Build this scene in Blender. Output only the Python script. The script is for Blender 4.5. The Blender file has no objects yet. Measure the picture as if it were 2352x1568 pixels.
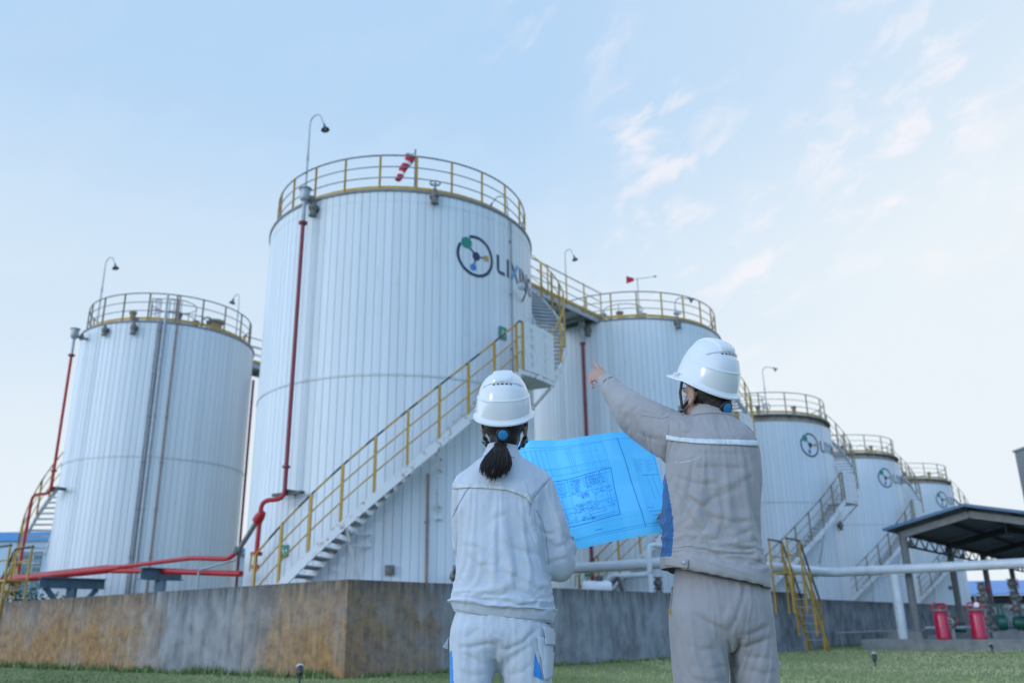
import bpy, bmesh, math, random
import numpy as np
from mathutils import Vector, Matrix
from mathutils.bvhtree import BVHTree

random.seed(7)
rng = np.random.default_rng(7)
sc = bpy.context.scene
COL = sc.collection
R = math.radians
pi = math.pi

# ------------------------------------------------------------------ camera
cam_d = bpy.data.cameras.new('camera')
cam = bpy.data.objects.new('camera', cam_d)
COL.objects.link(cam)
sc.camera = cam
PITCH, ROLL = R(18.33), R(0.85)
fwd = Vector((0, math.cos(PITCH), math.sin(PITCH)))
r0 = Vector((1, 0, 0))
u0 = Vector((0, -math.sin(PITCH), math.cos(PITCH)))
right = r0 * math.cos(ROLL) - u0 * math.sin(ROLL)
up = u0 * math.cos(ROLL) + r0 * math.sin(ROLL)
rot = Matrix((right, up, -fwd)).transposed().to_4x4()
cam.matrix_world = Matrix.Translation((0, 0, 0.8)) @ rot
cam_d.sensor_width = 36
cam_d.lens = 1980 / 2352 * 36
cam_d.clip_start = 0.05
cam_d.clip_end = 2000
cam_d.dof.use_dof = True
cam_d.dof.focus_distance = 3.1
cam_d.dof.aperture_fstop = 3.2

# ------------------------------------------------------------------ world, sun, exposure
SUN_AZ, SUN_EL = R(233), R(11)
world = bpy.data.worlds.new('World')
sc.world = world
world.use_nodes = True


def build_world():
    nt = world.node_tree
    N, L = nt.nodes, nt.links
    N.clear()
    out = N.new('ShaderNodeOutputWorld')
    bg = N.new('ShaderNodeBackground')
    bg.inputs['Strength'].default_value = 0.12
    L.new(bg.outputs[0], out.inputs[0])
    sky = N.new('ShaderNodeTexSky')
    sky.sky_type = 'NISHITA'
    sky.sun_disc = False
    sky.sun_elevation = SUN_EL
    sky.sun_rotation = SUN_AZ
    sky.air_density = 1.0
    sky.dust_density = 0.6
    sky.ozone_density = 1.6
    tc = N.new('ShaderNodeTexCoord')
    sep = N.new('ShaderNodeSeparateXYZ')
    L.new(tc.outputs['Generated'], sep.inputs[0])

    def math_(op, a, b=None, clamp=False):
        n = N.new('ShaderNodeMath')
        n.operation = op
        n.use_clamp = clamp
        for i, v in enumerate((a, b)):
            if v is None:
                continue
            if isinstance(v, (int, float)):
                n.inputs[i].default_value = v
            else:
                L.new(v, n.inputs[i])
        return n.outputs[0]

    def mix(fac, a, b, mode='MIX'):
        n = N.new('ShaderNodeMix')
        n.data_type = 'RGBA'
        n.blend_type = mode
        if isinstance(fac, (int, float)):
            n.inputs[0].default_value = fac
        else:
            L.new(fac, n.inputs[0])
        for i, v in ((6, a), (7, b)):
            if isinstance(v, tuple):
                n.inputs[i].default_value = v
            else:
                L.new(v, n.inputs[i])
        return n.outputs[2]

    def ramp(v, stops):
        n = N.new('ShaderNodeValToRGB')
        cr = n.color_ramp
        while len(cr.elements) > 1:
            cr.elements.remove(cr.elements[-1])
        cr.elements[0].position, cr.elements[0].color = stops[0]
        for p, c in stops[1:]:
            e = cr.elements.new(p)
            e.color = c
        cr.interpolation = 'EASE'
        L.new(v, n.inputs[0])
        return n.outputs[0]
    # thin high haze: whitens the sky towards the horizon and towards the right
    g = lambda v: (v, v, v, 1)
    h1 = ramp(sep.outputs[2], [(0.0, g(0.95)), (0.14, g(0.90)), (0.34, g(0.62)), (0.58, g(0.26)), (1.0, g(0.18))])
    sx = math_('MULTIPLY_ADD', sep.outputs[0], 0.85)
    n = sx.node
    n.inputs[2].default_value = -0.02
    hx = math_('MAXIMUM', sx, 0.0)
    haze = math_('ADD', h1, hx, clamp=True)
    haze = math_('MINIMUM', haze, 0.95)
    base = mix(1.0, sky.outputs[0], SKY_GAIN, 'MULTIPLY')
    base = mix(0.78, base, SKY_BLUE)
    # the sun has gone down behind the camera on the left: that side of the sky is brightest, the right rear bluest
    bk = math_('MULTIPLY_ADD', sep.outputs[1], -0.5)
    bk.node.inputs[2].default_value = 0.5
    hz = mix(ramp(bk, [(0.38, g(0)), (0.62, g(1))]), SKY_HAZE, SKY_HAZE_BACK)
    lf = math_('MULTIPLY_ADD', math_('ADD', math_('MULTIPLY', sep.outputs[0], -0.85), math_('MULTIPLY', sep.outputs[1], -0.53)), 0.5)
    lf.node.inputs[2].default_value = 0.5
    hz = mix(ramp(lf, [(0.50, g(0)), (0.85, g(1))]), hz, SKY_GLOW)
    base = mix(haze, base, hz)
    # wisps of cloud in loose groups, drawn out along one slanting direction
    m1 = N.new('ShaderNodeMapping')
    m1.inputs['Rotation'].default_value = (0, R(27), 0)
    L.new(tc.outputs['Generated'], m1.inputs[0])
    mp = N.new('ShaderNodeMapping')
    mp.inputs['Scale'].default_value = (8.0, 9.0, 16.5)
    L.new(m1.outputs[0], mp.inputs[0])
    nz = N.new('ShaderNodeTexNoise')
    nz.inputs['Scale'].default_value = 1.5
    nz.inputs['Detail'].default_value = 8
    nz.inputs['Roughness'].default_value = 0.55
    nz.inputs['Distortion'].default_value = 0.3
    L.new(mp.outputs[0], nz.inputs['Vector'])
    tot = None
    for (cx, cy, cz, sg, w) in CLOUD_GROUPS:
        vd = N.new('ShaderNodeVectorMath')
        vd.operation = 'DISTANCE'
        L.new(tc.outputs['Generated'], vd.inputs[0])
        vd.inputs[1].default_value = (cx, cy, cz)
        q = math_('POWER', math_('DIVIDE', vd.outputs['Value'], sg), 2.0)
        q = math_('MULTIPLY', math_('EXPONENT', math_('MULTIPLY', q, -1.0)), w)
        tot = q if tot is None else math_('MAXIMUM', tot, q)
    tot = math_('MAXIMUM', tot, 0.05)
    wis = ramp(nz.outputs[0], [(0.47, g(0)), (0.66, g(1))])
    cl = math_('MULTIPLY', wis, tot)
    cl = math_('MULTIPLY', cl, 0.75)
    base = mix(cl, base, SKY_CLOUD)
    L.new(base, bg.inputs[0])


CLOUD_GROUPS = [(0.19, 0.871, 0.453, 0.1, 0.9), (0.16, 0.838, 0.522, 0.055, 1.0), (0.415, 0.746, 0.521, 0.1, 0.9), (0.403, 0.79, 0.462, 0.12, 0.9), (0.417, 0.81, 0.412, 0.07, 0.9), (0.453, 0.745, 0.489, 0.07, 0.7), (0.229, 0.893, 0.387, 0.11, 0.75), (0.265, 0.892, 0.365, 0.06, 0.9), (0.064, 0.781, 0.621, 0.07, 0.6), (0.357, 0.815, 0.457, 0.05, 0.6)]
SKY_GAIN = (1.0, 1.0, 1.0, 1)
SKY_BLUE = (2.95, 5.25, 8.1, 1)
SKY_HAZE = (6.25, 6.75, 7.05, 1)
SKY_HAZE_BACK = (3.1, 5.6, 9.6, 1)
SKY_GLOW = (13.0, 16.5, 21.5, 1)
SKY_CLOUD = (7.5, 7.05, 7.25, 1)
build_world()

sun_d = bpy.data.lights.new('sun', 'SUN')
sun = bpy.data.objects.new('sun', sun_d)
COL.objects.link(sun)
sun_d.energy = 0.45
sun_d.angle = R(14)
sun_d.color = (1.0, 0.96, 0.93)
sd = Vector((math.sin(SUN_AZ) * math.cos(SUN_EL), math.cos(SUN_AZ) * math.cos(SUN_EL), math.sin(SUN_EL)))
sun.rotation_euler = sd.to_track_quat('Z', 'Y').to_euler()
sc.view_settings.view_transform = 'Standard'
sc.view_settings.look = 'None'
sc.view_settings.exposure = 0.17
sc.view_settings.gamma = 1.0


# ------------------------------------------------------------------ mesh helpers
class MB:
    """collects shapes and links them as ONE mesh object"""

    def __init__(self):
        self.v, self.f, self.m = [], [], []

    def add(self, vs, fs, mi=0):
        b = len(self.v)
        self.v += [tuple(p) for p in vs]
        for f in fs:
            self.f.append([i + b for i in f])
            self.m.append(mi)
        return self

    def box(self, c, s, rz=0.0, mi=0, rot=None):
        x, y, z = s[0] / 2, s[1] / 2, s[2] / 2
        M = rot or Matrix.Rotation(rz, 3, 'Z')
        c = Vector(c)
        vs = [c + M @ Vector((a * x, b * y, d * z)) for d in (-1, 1) for a, b in ((-1, -1), (1, -1), (1, 1), (-1, 1))]
        return self.add(vs, [(3, 2, 1, 0), (4, 5, 6, 7), (0, 1, 5, 4), (1, 2, 6, 5), (2, 3, 7, 6), (3, 0, 4, 7)], mi)

    def bar(self, p, q, w, h, mi=0, upv=(0, 0, 1)):
        p, q = Vector(p), Vector(q)
        d = q - p
        l = d.length
        d.normalize()
        s = d.cross(Vector(upv))
        if s.length < 1e-4:
            s = d.cross(Vector((0, 1, 0)))
        s.normalize()
        u = s.cross(d)
        M = Matrix((s, d, u)).transposed()
        return self.box((p + q) / 2, (w, l, h), mi=mi, rot=M)

    def tube(self, pts, r, n=8, caps=True, mi=0, closed=False, mis=None, squash=None):
        pts = [Vector(p) for p in pts]
        k = len(pts)
        rs = r if isinstance(r, (list, tuple)) else [r] * k
        T = []
        for i in range(k):
            if closed:
                t = pts[(i + 1) % k] - pts[i - 1]
            else:
                t = pts[min(i + 1, k - 1)] - pts[max(i - 1, 0)]
            T.append(t.normalized())
        ref = Vector((0, 0, 1)) if abs(T[0].z) < 0.9 else Vector((1, 0, 0))
        a = T[0].cross(ref).normalized()
        vs, fs = [], []
        b0 = len(self.v)
        for i in range(k):
            if i:
                a = (a - T[i] * a.dot(T[i]))
                if a.length < 1e-6:
                    a = T[i].cross(ref)
                a.normalize()
            b = T[i].cross(a)
            for j in range(n):
                t = 2 * pi * j / n
                vs.append(pts[i] + (a * math.cos(t) + b * math.sin(t)) * rs[i])
        base = len(self.v)
        self.v += [tuple(p) for p in vs]
        for i in range(k if closed else k - 1):
            m = mis[i] if mis else mi
            for j in range(n):
                i2 = (i + 1) % k
                self.f.append([base + i * n + j, base + i * n + (j + 1) % n, base + i2 * n + (j + 1) % n, base + i2 * n + j])
                self.m.append(m)
        if caps and not closed:
            self.f.append([base + j for j in range(n)][::-1])
            self.m.append(mis[0] if mis else mi)
            self.f.append([base + (k - 1) * n + j for j in range(n)])
            self.m.append(mis[-1] if mis else mi)
        return self

    def capsule(self, pts, rs, n=12):
        """tube with rounded ends (closed volume)"""
        pts = [Vector(p) for p in pts]
        d0 = (pts[1] - pts[0]).normalized()
        d1 = (pts[-1] - pts[-2]).normalized()
        P, Q = [], []
        for a in (80, 55, 28):
            P.append(pts[0] - d0 * rs[0] * math.sin(R(a)))
            Q.append(rs[0] * math.cos(R(a)))
        P += pts
        Q += list(rs)
        for a in (28, 55, 80):
            P.append(pts[-1] + d1 * rs[-1] * math.sin(R(a)))
            Q.append(rs[-1] * math.cos(R(a)))
        return self.tube(P, Q, n)

    def ellipsoid(self, c, r, M=None, n=16, k=10):
        c = Vector(c)
        M = M or Matrix.Identity(3)
        vs = [c + M @ Vector((0, 0, -r[2]))]
        for i in range(1, k):
            p = -pi / 2 + pi * i / k
            for j in range(n):
                t = 2 * pi * j / n
                vs.append(c + M @ Vector((r[0] * math.cos(p) * math.cos(t), r[1] * math.cos(p) * math.sin(t), r[2] * math.sin(p))))
        vs.append(c + M @ Vector((0, 0, r[2])))
        fs = [(0, 1 + (j + 1) % n, 1 + j) for j in range(n)]
        for i in range(k - 2):
            for j in range(n):
                a = 1 + i * n
                fs.append((a + j, a + (j + 1) % n, a + n + (j + 1) % n, a + n + j))
        e = len(vs) - 1
        a = 1 + (k - 2) * n
        fs += [(a + j, a + (j + 1) % n, e) for j in range(n)]
        return self.add(vs, fs)

    def lathe(self, prof, n=24, c=(0, 0, 0), a0=0.0, a1=2 * pi, mi=0, M=None, mis=None):
        full = abs(a1 - a0 - 2 * pi) < 1e-6
        m = n if full else n + 1
        c = Vector(c)
        M = M or Matrix.Identity(3)
        vs = []
        for r, z in prof:
            for j in range(m):
                t = a0 + (a1 - a0) * j / n
                vs.append(c + M @ Vector((r * math.cos(t), r * math.sin(t), z)))
        b = len(self.v)
        self.v += [tuple(p) for p in vs]
        for i in range(len(prof) - 1):
            for j in range(n):
                j2 = (j + 1) % m
                self.f.append([b + i * m + j, b + i * m + j2, b + (i + 1) * m + j2, b + (i + 1) * m + j])
                self.m.append(mis[i] if mis else mi)
        return self

    def loft(self, rings, caps=True, mi=0):
        n = len(rings[0])
        b = len(self.v)
        for rg in rings:
            self.v += [tuple(p) for p in rg]
        for i in range(len(rings) - 1):
            for j in range(n):
                self.f.append([b + i * n + j, b + i * n + (j + 1) % n, b + (i + 1) * n + (j + 1) % n, b + (i + 1) * n + j])
                self.m.append(mi)
        if caps:
            self.f.append([b + j for j in range(n)][::-1])
            self.m.append(mi)
            e = b + (len(rings) - 1) * n
            self.f.append([e + j for j in range(n)])
            self.m.append(mi)
        return self

    def mesh(self, name, mats, smooth=True, sharp=35):
        me = bpy.data.meshes.new(name)
        me.from_pydata(self.v, [], self.f)
        for m in (mats if isinstance(mats, (list, tuple)) else [mats]):
            me.materials.append(m)
        me.polygons.foreach_set('material_index', self.m)
        me.update()
        if smooth:
            me.polygons.foreach_set('use_smooth', [True] * len(me.polygons))
            try:
                me.set_sharp_from_angle(angle=R(sharp))
            except Exception:
                pass
        return me

    def build(self, name, mats, parent=None, loc=None, smooth=True, sharp=35):
        return link(name, self.mesh(name, mats, smooth, sharp), parent, loc)


def link(name, me, parent=None, loc=None):
    o = bpy.data.objects.new(name, me)
    COL.objects.link(o)
    if parent:
        o.parent = parent
    if loc is not None:
        o.location = loc
    return o


def tag(o, label=None, cat=None, group=None, kind=None):
    if label:
        o['label'] = label
    if cat:
        o['category'] = cat
    if group:
        o['group'] = group
    if kind:
        o['kind'] = kind
    return o


def thing(name, loc, label, cat, group=None, rz=0.0):
    o = bpy.data.objects.new(name, None)
    o.empty_display_size = 0.2
    COL.objects.link(o)
    o.location = loc
    o.rotation_euler = (0, 0, rz)
    return tag(o, label, cat, group)


def copy_tree(o, parent=None):
    c = o.copy()
    COL.objects.link(c)
    if parent:
        c.parent = parent
        c.matrix_parent_inverse = o.matrix_parent_inverse
    for ch in list(o.children):
        copy_tree(ch, c)
    return c


def pol(r, a, z):
    """polar point, a in degrees"""
    return Vector((r * math.cos(R(a)), r * math.sin(R(a)), z))


# ------------------------------------------------------------------ materials
def new_mat(name):
    m = bpy.data.materials.new(name)
    m.use_nodes = True
    nt = m.node_tree
    return m, nt, nt.nodes['Principled BSDF']


def socket_in(nt, node, idx, v):
    if isinstance(v, (int, float)):
        node.inputs[idx].default_value = v
    elif isinstance(v, tuple):
        node.inputs[idx].default_value = v if len(v) == 4 else (*v, 1)
    else:
        nt.links.new(v, node.inputs[idx])


def n_noise(nt, scale, detail=4, rough=0.55, vec=None, mscale=None, coord='Object'):
    n = nt.nodes.new('ShaderNodeTexNoise')
    n.inputs['Scale'].default_value = scale
    n.inputs['Detail'].default_value = detail
    n.inputs['Roughness'].default_value = rough
    if vec is None:
        tc = nt.nodes.new('ShaderNodeTexCoord')
        vec = tc.outputs[coord]
    if mscale:
        mp = nt.nodes.new('ShaderNodeMapping')
        mp.inputs['Scale'].default_value = mscale
        nt.links.new(vec, mp.inputs[0])
        vec = mp.outputs[0]
    nt.links.new(vec, n.inputs['Vector'])
    return n.outputs[0]


def n_ramp(nt, v, stops, interp='LINEAR'):
    n = nt.nodes.new('ShaderNodeValToRGB')
    cr = n.color_ramp
    cr.interpolation = interp
    while len(cr.elements) > 1:
        cr.elements.remove(cr.elements[-1])
    f = lambda c: (c, c, c, 1) if isinstance(c, (int, float)) else (*c[:3], 1)
    cr.elements[0].position, cr.elements[0].color = stops[0][0], f(stops[0][1])
    for p, c in stops[1:]:
        e = cr.elements.new(p)
        e.color = f(c)
    nt.links.new(v, n.inputs[0])
    return n.outputs[0]


def n_mix(nt, fac, a, b, mode='MIX'):
    n = nt.nodes.new('ShaderNodeMix')
    n.data_type = 'RGBA'
    n.blend_type = mode
    socket_in(nt, n, 0, fac)
    socket_in(nt, n, 6, a)
    socket_in(nt, n, 7, b)
    return n.outputs[2]


def n_math(nt, op, a, b=0.0, clamp=False):
    n = nt.nodes.new('ShaderNodeMath')
    n.operation = op
    n.use_clamp = clamp
    socket_in(nt, n, 0, a)
    socket_in(nt, n, 1, b)
    return n.outputs[0]


def n_bump(nt, h, strength=0.3, dist=0.01):
    n = nt.nodes.new('ShaderNodeBump')
    n.inputs['Strength'].default_value = strength
    n.inputs['Distance'].default_value = dist
    nt.links.new(h, n.inputs['Height'])
    return n.outputs[0]


def simple(name, col, rough=0.5, metal=0.0, var=0.12, scale=6.0, dirt=None, dirt_amt=0.3, bump=0.0, coat=0.0, mscale=None):
    """paint / metal / plastic with uneven tone and optional dirt patches"""
    m, nt, b = new_mat(name)
    nz = n_noise(nt, scale, 5, 0.6, mscale=mscale)
    f = n_ramp(nt, nz, [(0.3, 1 - var), (0.7, 1 + var * 0.4)])
    c = n_mix(nt, 1.0, tuple(col), f, 'MULTIPLY')
    if dirt:
        d = n_noise(nt, scale * 2.3, 6, 0.65, mscale=mscale)
        df = n_ramp(nt, d, [(0.56, 0.0), (0.72, dirt_amt)])
        c = n_mix(nt, df, c, tuple(dirt))
    nt.links.new(c, b.inputs['Base Color'])
    b.inputs['Roughness'].default_value = rough
    b.inputs['Metallic'].default_value = metal
    if coat:
        b.inputs['Coat Weight'].default_value = coat
    if bump:
        nt.links.new(n_bump(nt, nz, bump, 0.01), b.inputs['Normal'])
    return m


def tank_paint():
    m, nt, b = new_mat('tank_paint')
    st = n_noise(nt, 1.0, 5, 0.6, mscale=(3.2, 3.2, 0.10))      # vertical streaks
    bl = n_noise(nt, 0.5, 3, 0.5)
    c = n_mix(nt, n_ramp(nt, st, [(0.35, 0.0), (0.75, 1.0)]), (0.70, 0.745, 0.785), (0.605, 0.655, 0.70))
    c = n_mix(nt, n_ramp(nt, bl, [(0.4, 0.0), (0.7, 0.35)]), c, (0.63, 0.67, 0.685))
    at = nt.nodes.new('ShaderNodeAttribute')
    at.attribute_name = 'tone'
    c = n_mix(nt, 1.0, c, at.outputs['Color'], 'MULTIPLY')
    ru = n_noise(nt, 2.2, 8, 0.7, mscale=(2.5, 2.5, 0.35))
    c = n_mix(nt, n_ramp(nt, ru, [(0.61, 0.0), (0.76, 0.42)]), c, (0.42, 0.37, 0.28))
    nt.links.new(c, b.inputs['Base Color'])
    b.inputs['Roughness'].default_value = 0.42
    b.inputs['Specular IOR Level'].default_value = 0.4
    return m


def rusty_white():
    m, nt, b = new_mat('white_stair_paint')
    nz = n_noise(nt, 5.0, 7, 0.7)
    f = n_ramp(nt, nz, [(0.555, 0.0), (0.64, 0.85)])
    c = n_mix(nt, f, (0.66, 0.68, 0.70), (0.30, 0.15, 0.07))
    nt.links.new(c, b.inputs['Base Color'])
    b.inputs['Roughness'].default_value = 0.6
    return m


def concrete():
    """bund wall: UV = metres along the wall (left leg negative), height"""
    m, nt, b = new_mat('bund_concrete')
    uvn = nt.nodes.new('ShaderNodeUVMap')
    uvn.uv_map = 'UVMap'
    uv = uvn.outputs[0]
    sep = nt.nodes.new('ShaderNodeSeparateXYZ')
    nt.links.new(uv, sep.inputs[0])
    u, v = sep.outputs[0], sep.outputs[1]
    n1 = n_noise(nt, 1.0, 6, 0.6, vec=uv, mscale=(1.1, 0.75, 1))
    n2 = n_noise(nt, 1.0, 6, 0.62, vec=uv, mscale=(4.5, 0.22, 1))     # drip streaks
    n3 = n_noise(nt, 5.0, 8, 0.7, vec=uv)
    n4 = n_noise(nt, 1.0, 4, 0.6, vec=uv, mscale=(9.0, 0.5, 1))
    grey = n_mix(nt, n_ramp(nt, n1, [(0.3, 0.0), (0.7, 1.0)]), (0.085, 0.105, 0.13), (0.25, 0.28, 0.31))
    bl = n_noise(nt, 1.0, 7, 0.65, vec=uv, mscale=(2.2, 1.6, 1))
    grey = n_mix(nt, n_ramp(nt, bl, [(0.45, 0.0), (0.62, 0.55)]), grey, (0.33, 0.36, 0.39))
    grey = n_mix(nt, n_ramp(nt, bl, [(0.30, 0.5), (0.42, 0.0)]), grey, (0.07, 0.08, 0.09))
    grey = n_mix(nt, n_ramp(nt, n2, [(0.42, 0.0), (0.72, 0.45)]), grey, (0.42, 0.44, 0.45))
    # formwork joints
    fr = n_math(nt, 'FRACT', n_math(nt, 'MULTIPLY', n_math(nt, 'ADD', u, n_math(nt, 'MULTIPLY', n_math(nt, 'SUBTRACT', n3, 0.5), 0.10)), 1 / 3.05))
    grey = n_mix(nt, n_ramp(nt, fr, [(0.0, 0.6), (0.009, 0.35), (0.02, 0.0)]), grey, (0.06, 0.06, 0.06))
    ud = n_math(nt, 'ADD', u, n_math(nt, 'MULTIPLY', n_math(nt, 'SUBTRACT', n1, 0.5), 3.2))
    ud = n_math(nt, 'ADD', ud, n_math(nt, 'MULTIPLY', n_math(nt, 'SUBTRACT', n2, 0.5), 1.6))
    # brown soil stain: left of the wall, and both sides of the corner
    k = n_math(nt, 'ADD', n_math(nt, 'MULTIPLY', ud, 1 / 40.0), 0.5, clamp=True)
    q = lambda x: (x / 40.0) + 0.5
    bm = n_ramp(nt, k, [(q(-20), 0.65), (q(-15), 0.85), (q(-9.5), 1.0), (q(-7.2), 0.85), (q(-5.6), 0.10), (q(-3.2), 0.15),
                        (q(-1.9), 0.8), (q(-0.2), 1.0), (q(0.05), 0.95), (q(1.6), 0.75), (q(2.6), 0.22), (q(4.5), 0.10), (q(19), 0.0)])
    vm = n_ramp(nt, n_math(nt, 'ADD', v, n_math(nt, 'MULTIPLY', n_math(nt, 'SUBTRACT', n1, 0.5), 1.3)), [(0.0, 1.0), (0.95, 0.9), (1.0, 0.75)])
    bm = n_math(nt, 'MULTIPLY', bm, vm)
    bm = n_math(nt, 'MULTIPLY', bm, n_ramp(nt, n2, [(0.2, 0.7), (0.55, 1.0)]))
    bm = n_math(nt, 'MULTIPLY', bm, 1.1, True)
    bm = n_math(nt, 'MULTIPLY', bm, n_ramp(nt, n_noise(nt, 1.0, 5, 0.6, vec=uv, mscale=(0.55, 0.5, 1)), [(0.34, 0.5), (0.5, 1.0)]))
    brown = n_mix(nt, n_ramp(nt, n3, [(0.35, 0.0), (0.65, 1.0)]), (0.165, 0.088, 0.036), (0.40, 0.235, 0.10))
    brown = n_mix(nt, n_ramp(nt, n4, [(0.5, 0.0), (0.68, 0.5)]), brown, (0.40, 0.31, 0.19))
    c = n_mix(nt, bm, grey, brown)
    # dark algae along the coping, dripping
    dv = n_math(nt, 'ADD', v, n_math(nt, 'MULTIPLY', n_math(nt, 'SUBTRACT', n4, 0.52), 2.0))
    dk = n_ramp(nt, n_math(nt, 'MULTIPLY', dv, 0.5), [(0.62, 0.0), (0.80, 0.50), (0.86, 0.85)])
    c = n_mix(nt, dk, c, (0.075, 0.075, 0.075))
    c = n_mix(nt, n_ramp(nt, n3, [(0.25, 0.30), (0.45, 0.0)]), c, (0.09, 0.09, 0.09))
    nt.links.new(c, b.inputs['Base Color'])
    b.inputs['Roughness'].default_value = 0.9
    b.inputs['Specular IOR Level'].default_value = 0.2
    nt.links.new(n_bump(nt, n3, 0.35, 0.015), b.inputs['Normal'])
    return m


def fabric(name, col, col2, wr=0.35):
    m, nt, b = new_mat(name)
    n1 = n_noise(nt, 9.0, 5, 0.6)
    n2 = n_noise(nt, 26.0, 5, 0.6, mscale=(1, 1, 0.6))
    n3 = n_noise(nt, 900.0, 2, 0.6)
    c = n_mix(nt, n_ramp(nt, n1, [(0.35, 0.0), (0.65, 1.0)]), tuple(col), tuple(col2))
    nt.links.new(c, b.inputs['Base Color'])
    b.inputs['Roughness'].default_value = 0.75
    b.inputs['Sheen Weight'].default_value = 0.15
    h = n_math(nt, 'ADD', n_math(nt, 'MULTIPLY', n1, 1.0), n_math(nt, 'MULTIPLY', n2, 0.45))
    h = n_math(nt, 'ADD', h, n_math(nt, 'MULTIPLY', n3, 0.03))
    nt.links.new(n_bump(nt, h, wr, 0.02), b.inputs['Normal'])
    return m


def skin_mat():
    m, nt, b = new_mat('skin')
    n1 = n_noise(nt, 30, 5, 0.6)
    c = n_mix(nt, n_ramp(nt, n1, [(0.35, 0.0), (0.7, 1.0)]), (0.44, 0.275, 0.22), (0.37, 0.205, 0.155))
    nt.links.new(c, b.inputs['Base Color'])
    b.inputs['Roughness'].default_value = 0.5
    b.inputs['Subsurface Weight'].default_value = 0.08
    b.inputs['Subsurface Radius'].default_value = (0.01, 0.004, 0.002)
    nt.links.new(n_bump(nt, n_noise(nt, 220, 4, 0.6), 0.15, 0.002), b.inputs['Normal'])
    return m


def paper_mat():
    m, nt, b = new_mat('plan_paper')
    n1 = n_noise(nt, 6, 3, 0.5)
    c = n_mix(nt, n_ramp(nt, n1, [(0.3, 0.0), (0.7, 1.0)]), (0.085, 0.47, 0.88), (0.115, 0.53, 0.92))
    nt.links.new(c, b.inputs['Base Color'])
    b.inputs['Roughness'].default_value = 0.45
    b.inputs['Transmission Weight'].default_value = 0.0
    # thin paper: far-side light shows through, added over the reflection for extra brightness
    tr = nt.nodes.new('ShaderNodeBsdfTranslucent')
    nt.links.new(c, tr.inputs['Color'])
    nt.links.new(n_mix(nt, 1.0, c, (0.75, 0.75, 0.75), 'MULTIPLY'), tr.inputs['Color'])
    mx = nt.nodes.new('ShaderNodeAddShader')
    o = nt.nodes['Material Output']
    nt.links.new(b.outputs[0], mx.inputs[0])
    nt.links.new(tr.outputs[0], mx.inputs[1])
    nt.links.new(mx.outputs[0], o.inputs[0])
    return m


def grass_mat(name, blade):
    m, nt, b = new_mat(name)
    if blade:
        at = nt.nodes.new('ShaderNodeAttribute')
        at.attribute_name = 'tone'
        c = n_ramp(nt, at.outputs['Fac'], [(0.0, (0.06, 0.115, 0.03)), (0.35, (0.24, 0.30, 0.125)), (0.7, (0.40, 0.44, 0.22)), (1.0, (0.52, 0.51, 0.31))])
    else:
        n1 = n_noise(nt, 0.35, 6, 0.65)
        n2 = n_noise(nt, 7.0, 6, 0.7)
        c1 = n_mix(nt, n_ramp(nt, n1, [(0.35, 0.0), (0.65, 1.0)]), (0.13, 0.18, 0.065), (0.27, 0.275, 0.135))
        c = n_mix(nt, n_ramp(nt, n2, [(0.45, 0.0), (0.7, 0.6)]), c1, (0.13, 0.105, 0.06))
    nt.links.new(c, b.inputs['Base Color'])
    b.inputs['Roughness'].default_value = 0.85
    b.inputs['Specular IOR Level'].default_value = 0.15
    return m


M = {}
M['tank'] = tank_paint()
M['yellow'] = simple('yellow_rail_paint', (0.48, 0.285, 0.04), 0.5, var=0.25, scale=4, dirt=(0.16, 0.10, 0.05), dirt_amt=0.6)
M['brownrail'] = simple('brownish_weathered_rail', (0.27, 0.22, 0.14), 0.6, var=0.3)
M['rustpipe'] = simple('rusty_conduit', (0.30, 0.22, 0.19), 0.7, var=0.3)
M['drum'] = simple('ochre_vent_drum', (0.34, 0.25, 0.13), 0.6, var=0.3)
M['black'] = simple('black_tape', (0.03, 0.03, 0.035), 0.5)
M['rail'] = simple('weathered_rail_steel', (0.24, 0.26, 0.29), 0.5, var=0.3, dirt=(0.20, 0.14, 0.09), dirt_amt=0.5)
M['galv'] = simple('galvanised_steel', (0.36, 0.39, 0.42), 0.45, 0.35, var=0.25, dirt=(0.22, 0.19, 0.16), dirt_amt=0.4)
M['stair'] = rusty_white()
M['step'] = simple('stair_step_steel', (0.40, 0.43, 0.46), 0.6, var=0.3, scale=3, dirt=(0.25, 0.14, 0.08), dirt_amt=0.6)
M['rim'] = simple('roof_rim_steel', (0.20, 0.22, 0.24), 0.55, var=0.3)
M['roof'] = simple('roof_sheet', (0.42, 0.45, 0.48), 0.55, var=0.2, scale=1.5, dirt=(0.28, 0.24, 0.2))
M['rustband'] = simple('weathered_roof_band', (0.38, 0.33, 0.285), 0.7, var=0.4, scale=2.0, dirt=(0.13, 0.10, 0.08), dirt_amt=0.7)
M['panelwhite'] = simple('white_guard_panel', (0.66, 0.70, 0.74), 0.5, var=0.1, dirt=(0.45, 0.42, 0.36), dirt_amt=0.3)
M['fade'] = simple('faded_yellow_lettering', (0.50, 0.47, 0.33), 0.7)
M['red'] = simple('red_pipe_paint', (0.44, 0.012, 0.016), 0.5, var=0.25, scale=3, dirt=(0.24, 0.05, 0.04), dirt_amt=0.5)
M['darkred'] = simple('dull_red_riser_paint', (0.24, 0.03, 0.045), 0.5, var=0.25, scale=2)
M['redgrey'] = simple('pale_riser_pipe', (0.36, 0.36, 0.38), 0.5, var=0.2)
M['darksteel'] = simple('dark_bracket_steel', (0.06, 0.065, 0.07), 0.5, var=0.3)
M['bluesteel'] = simple('blue_grey_support_steel', (0.075, 0.14, 0.19), 0.5, var=0.25)
M['valve'] = simple('valve_iron', (0.20, 0.19, 0.18), 0.55, 0.3, var=0.5, scale=9, dirt=(0.32, 0.30, 0.27), dirt_amt=0.6)
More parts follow.
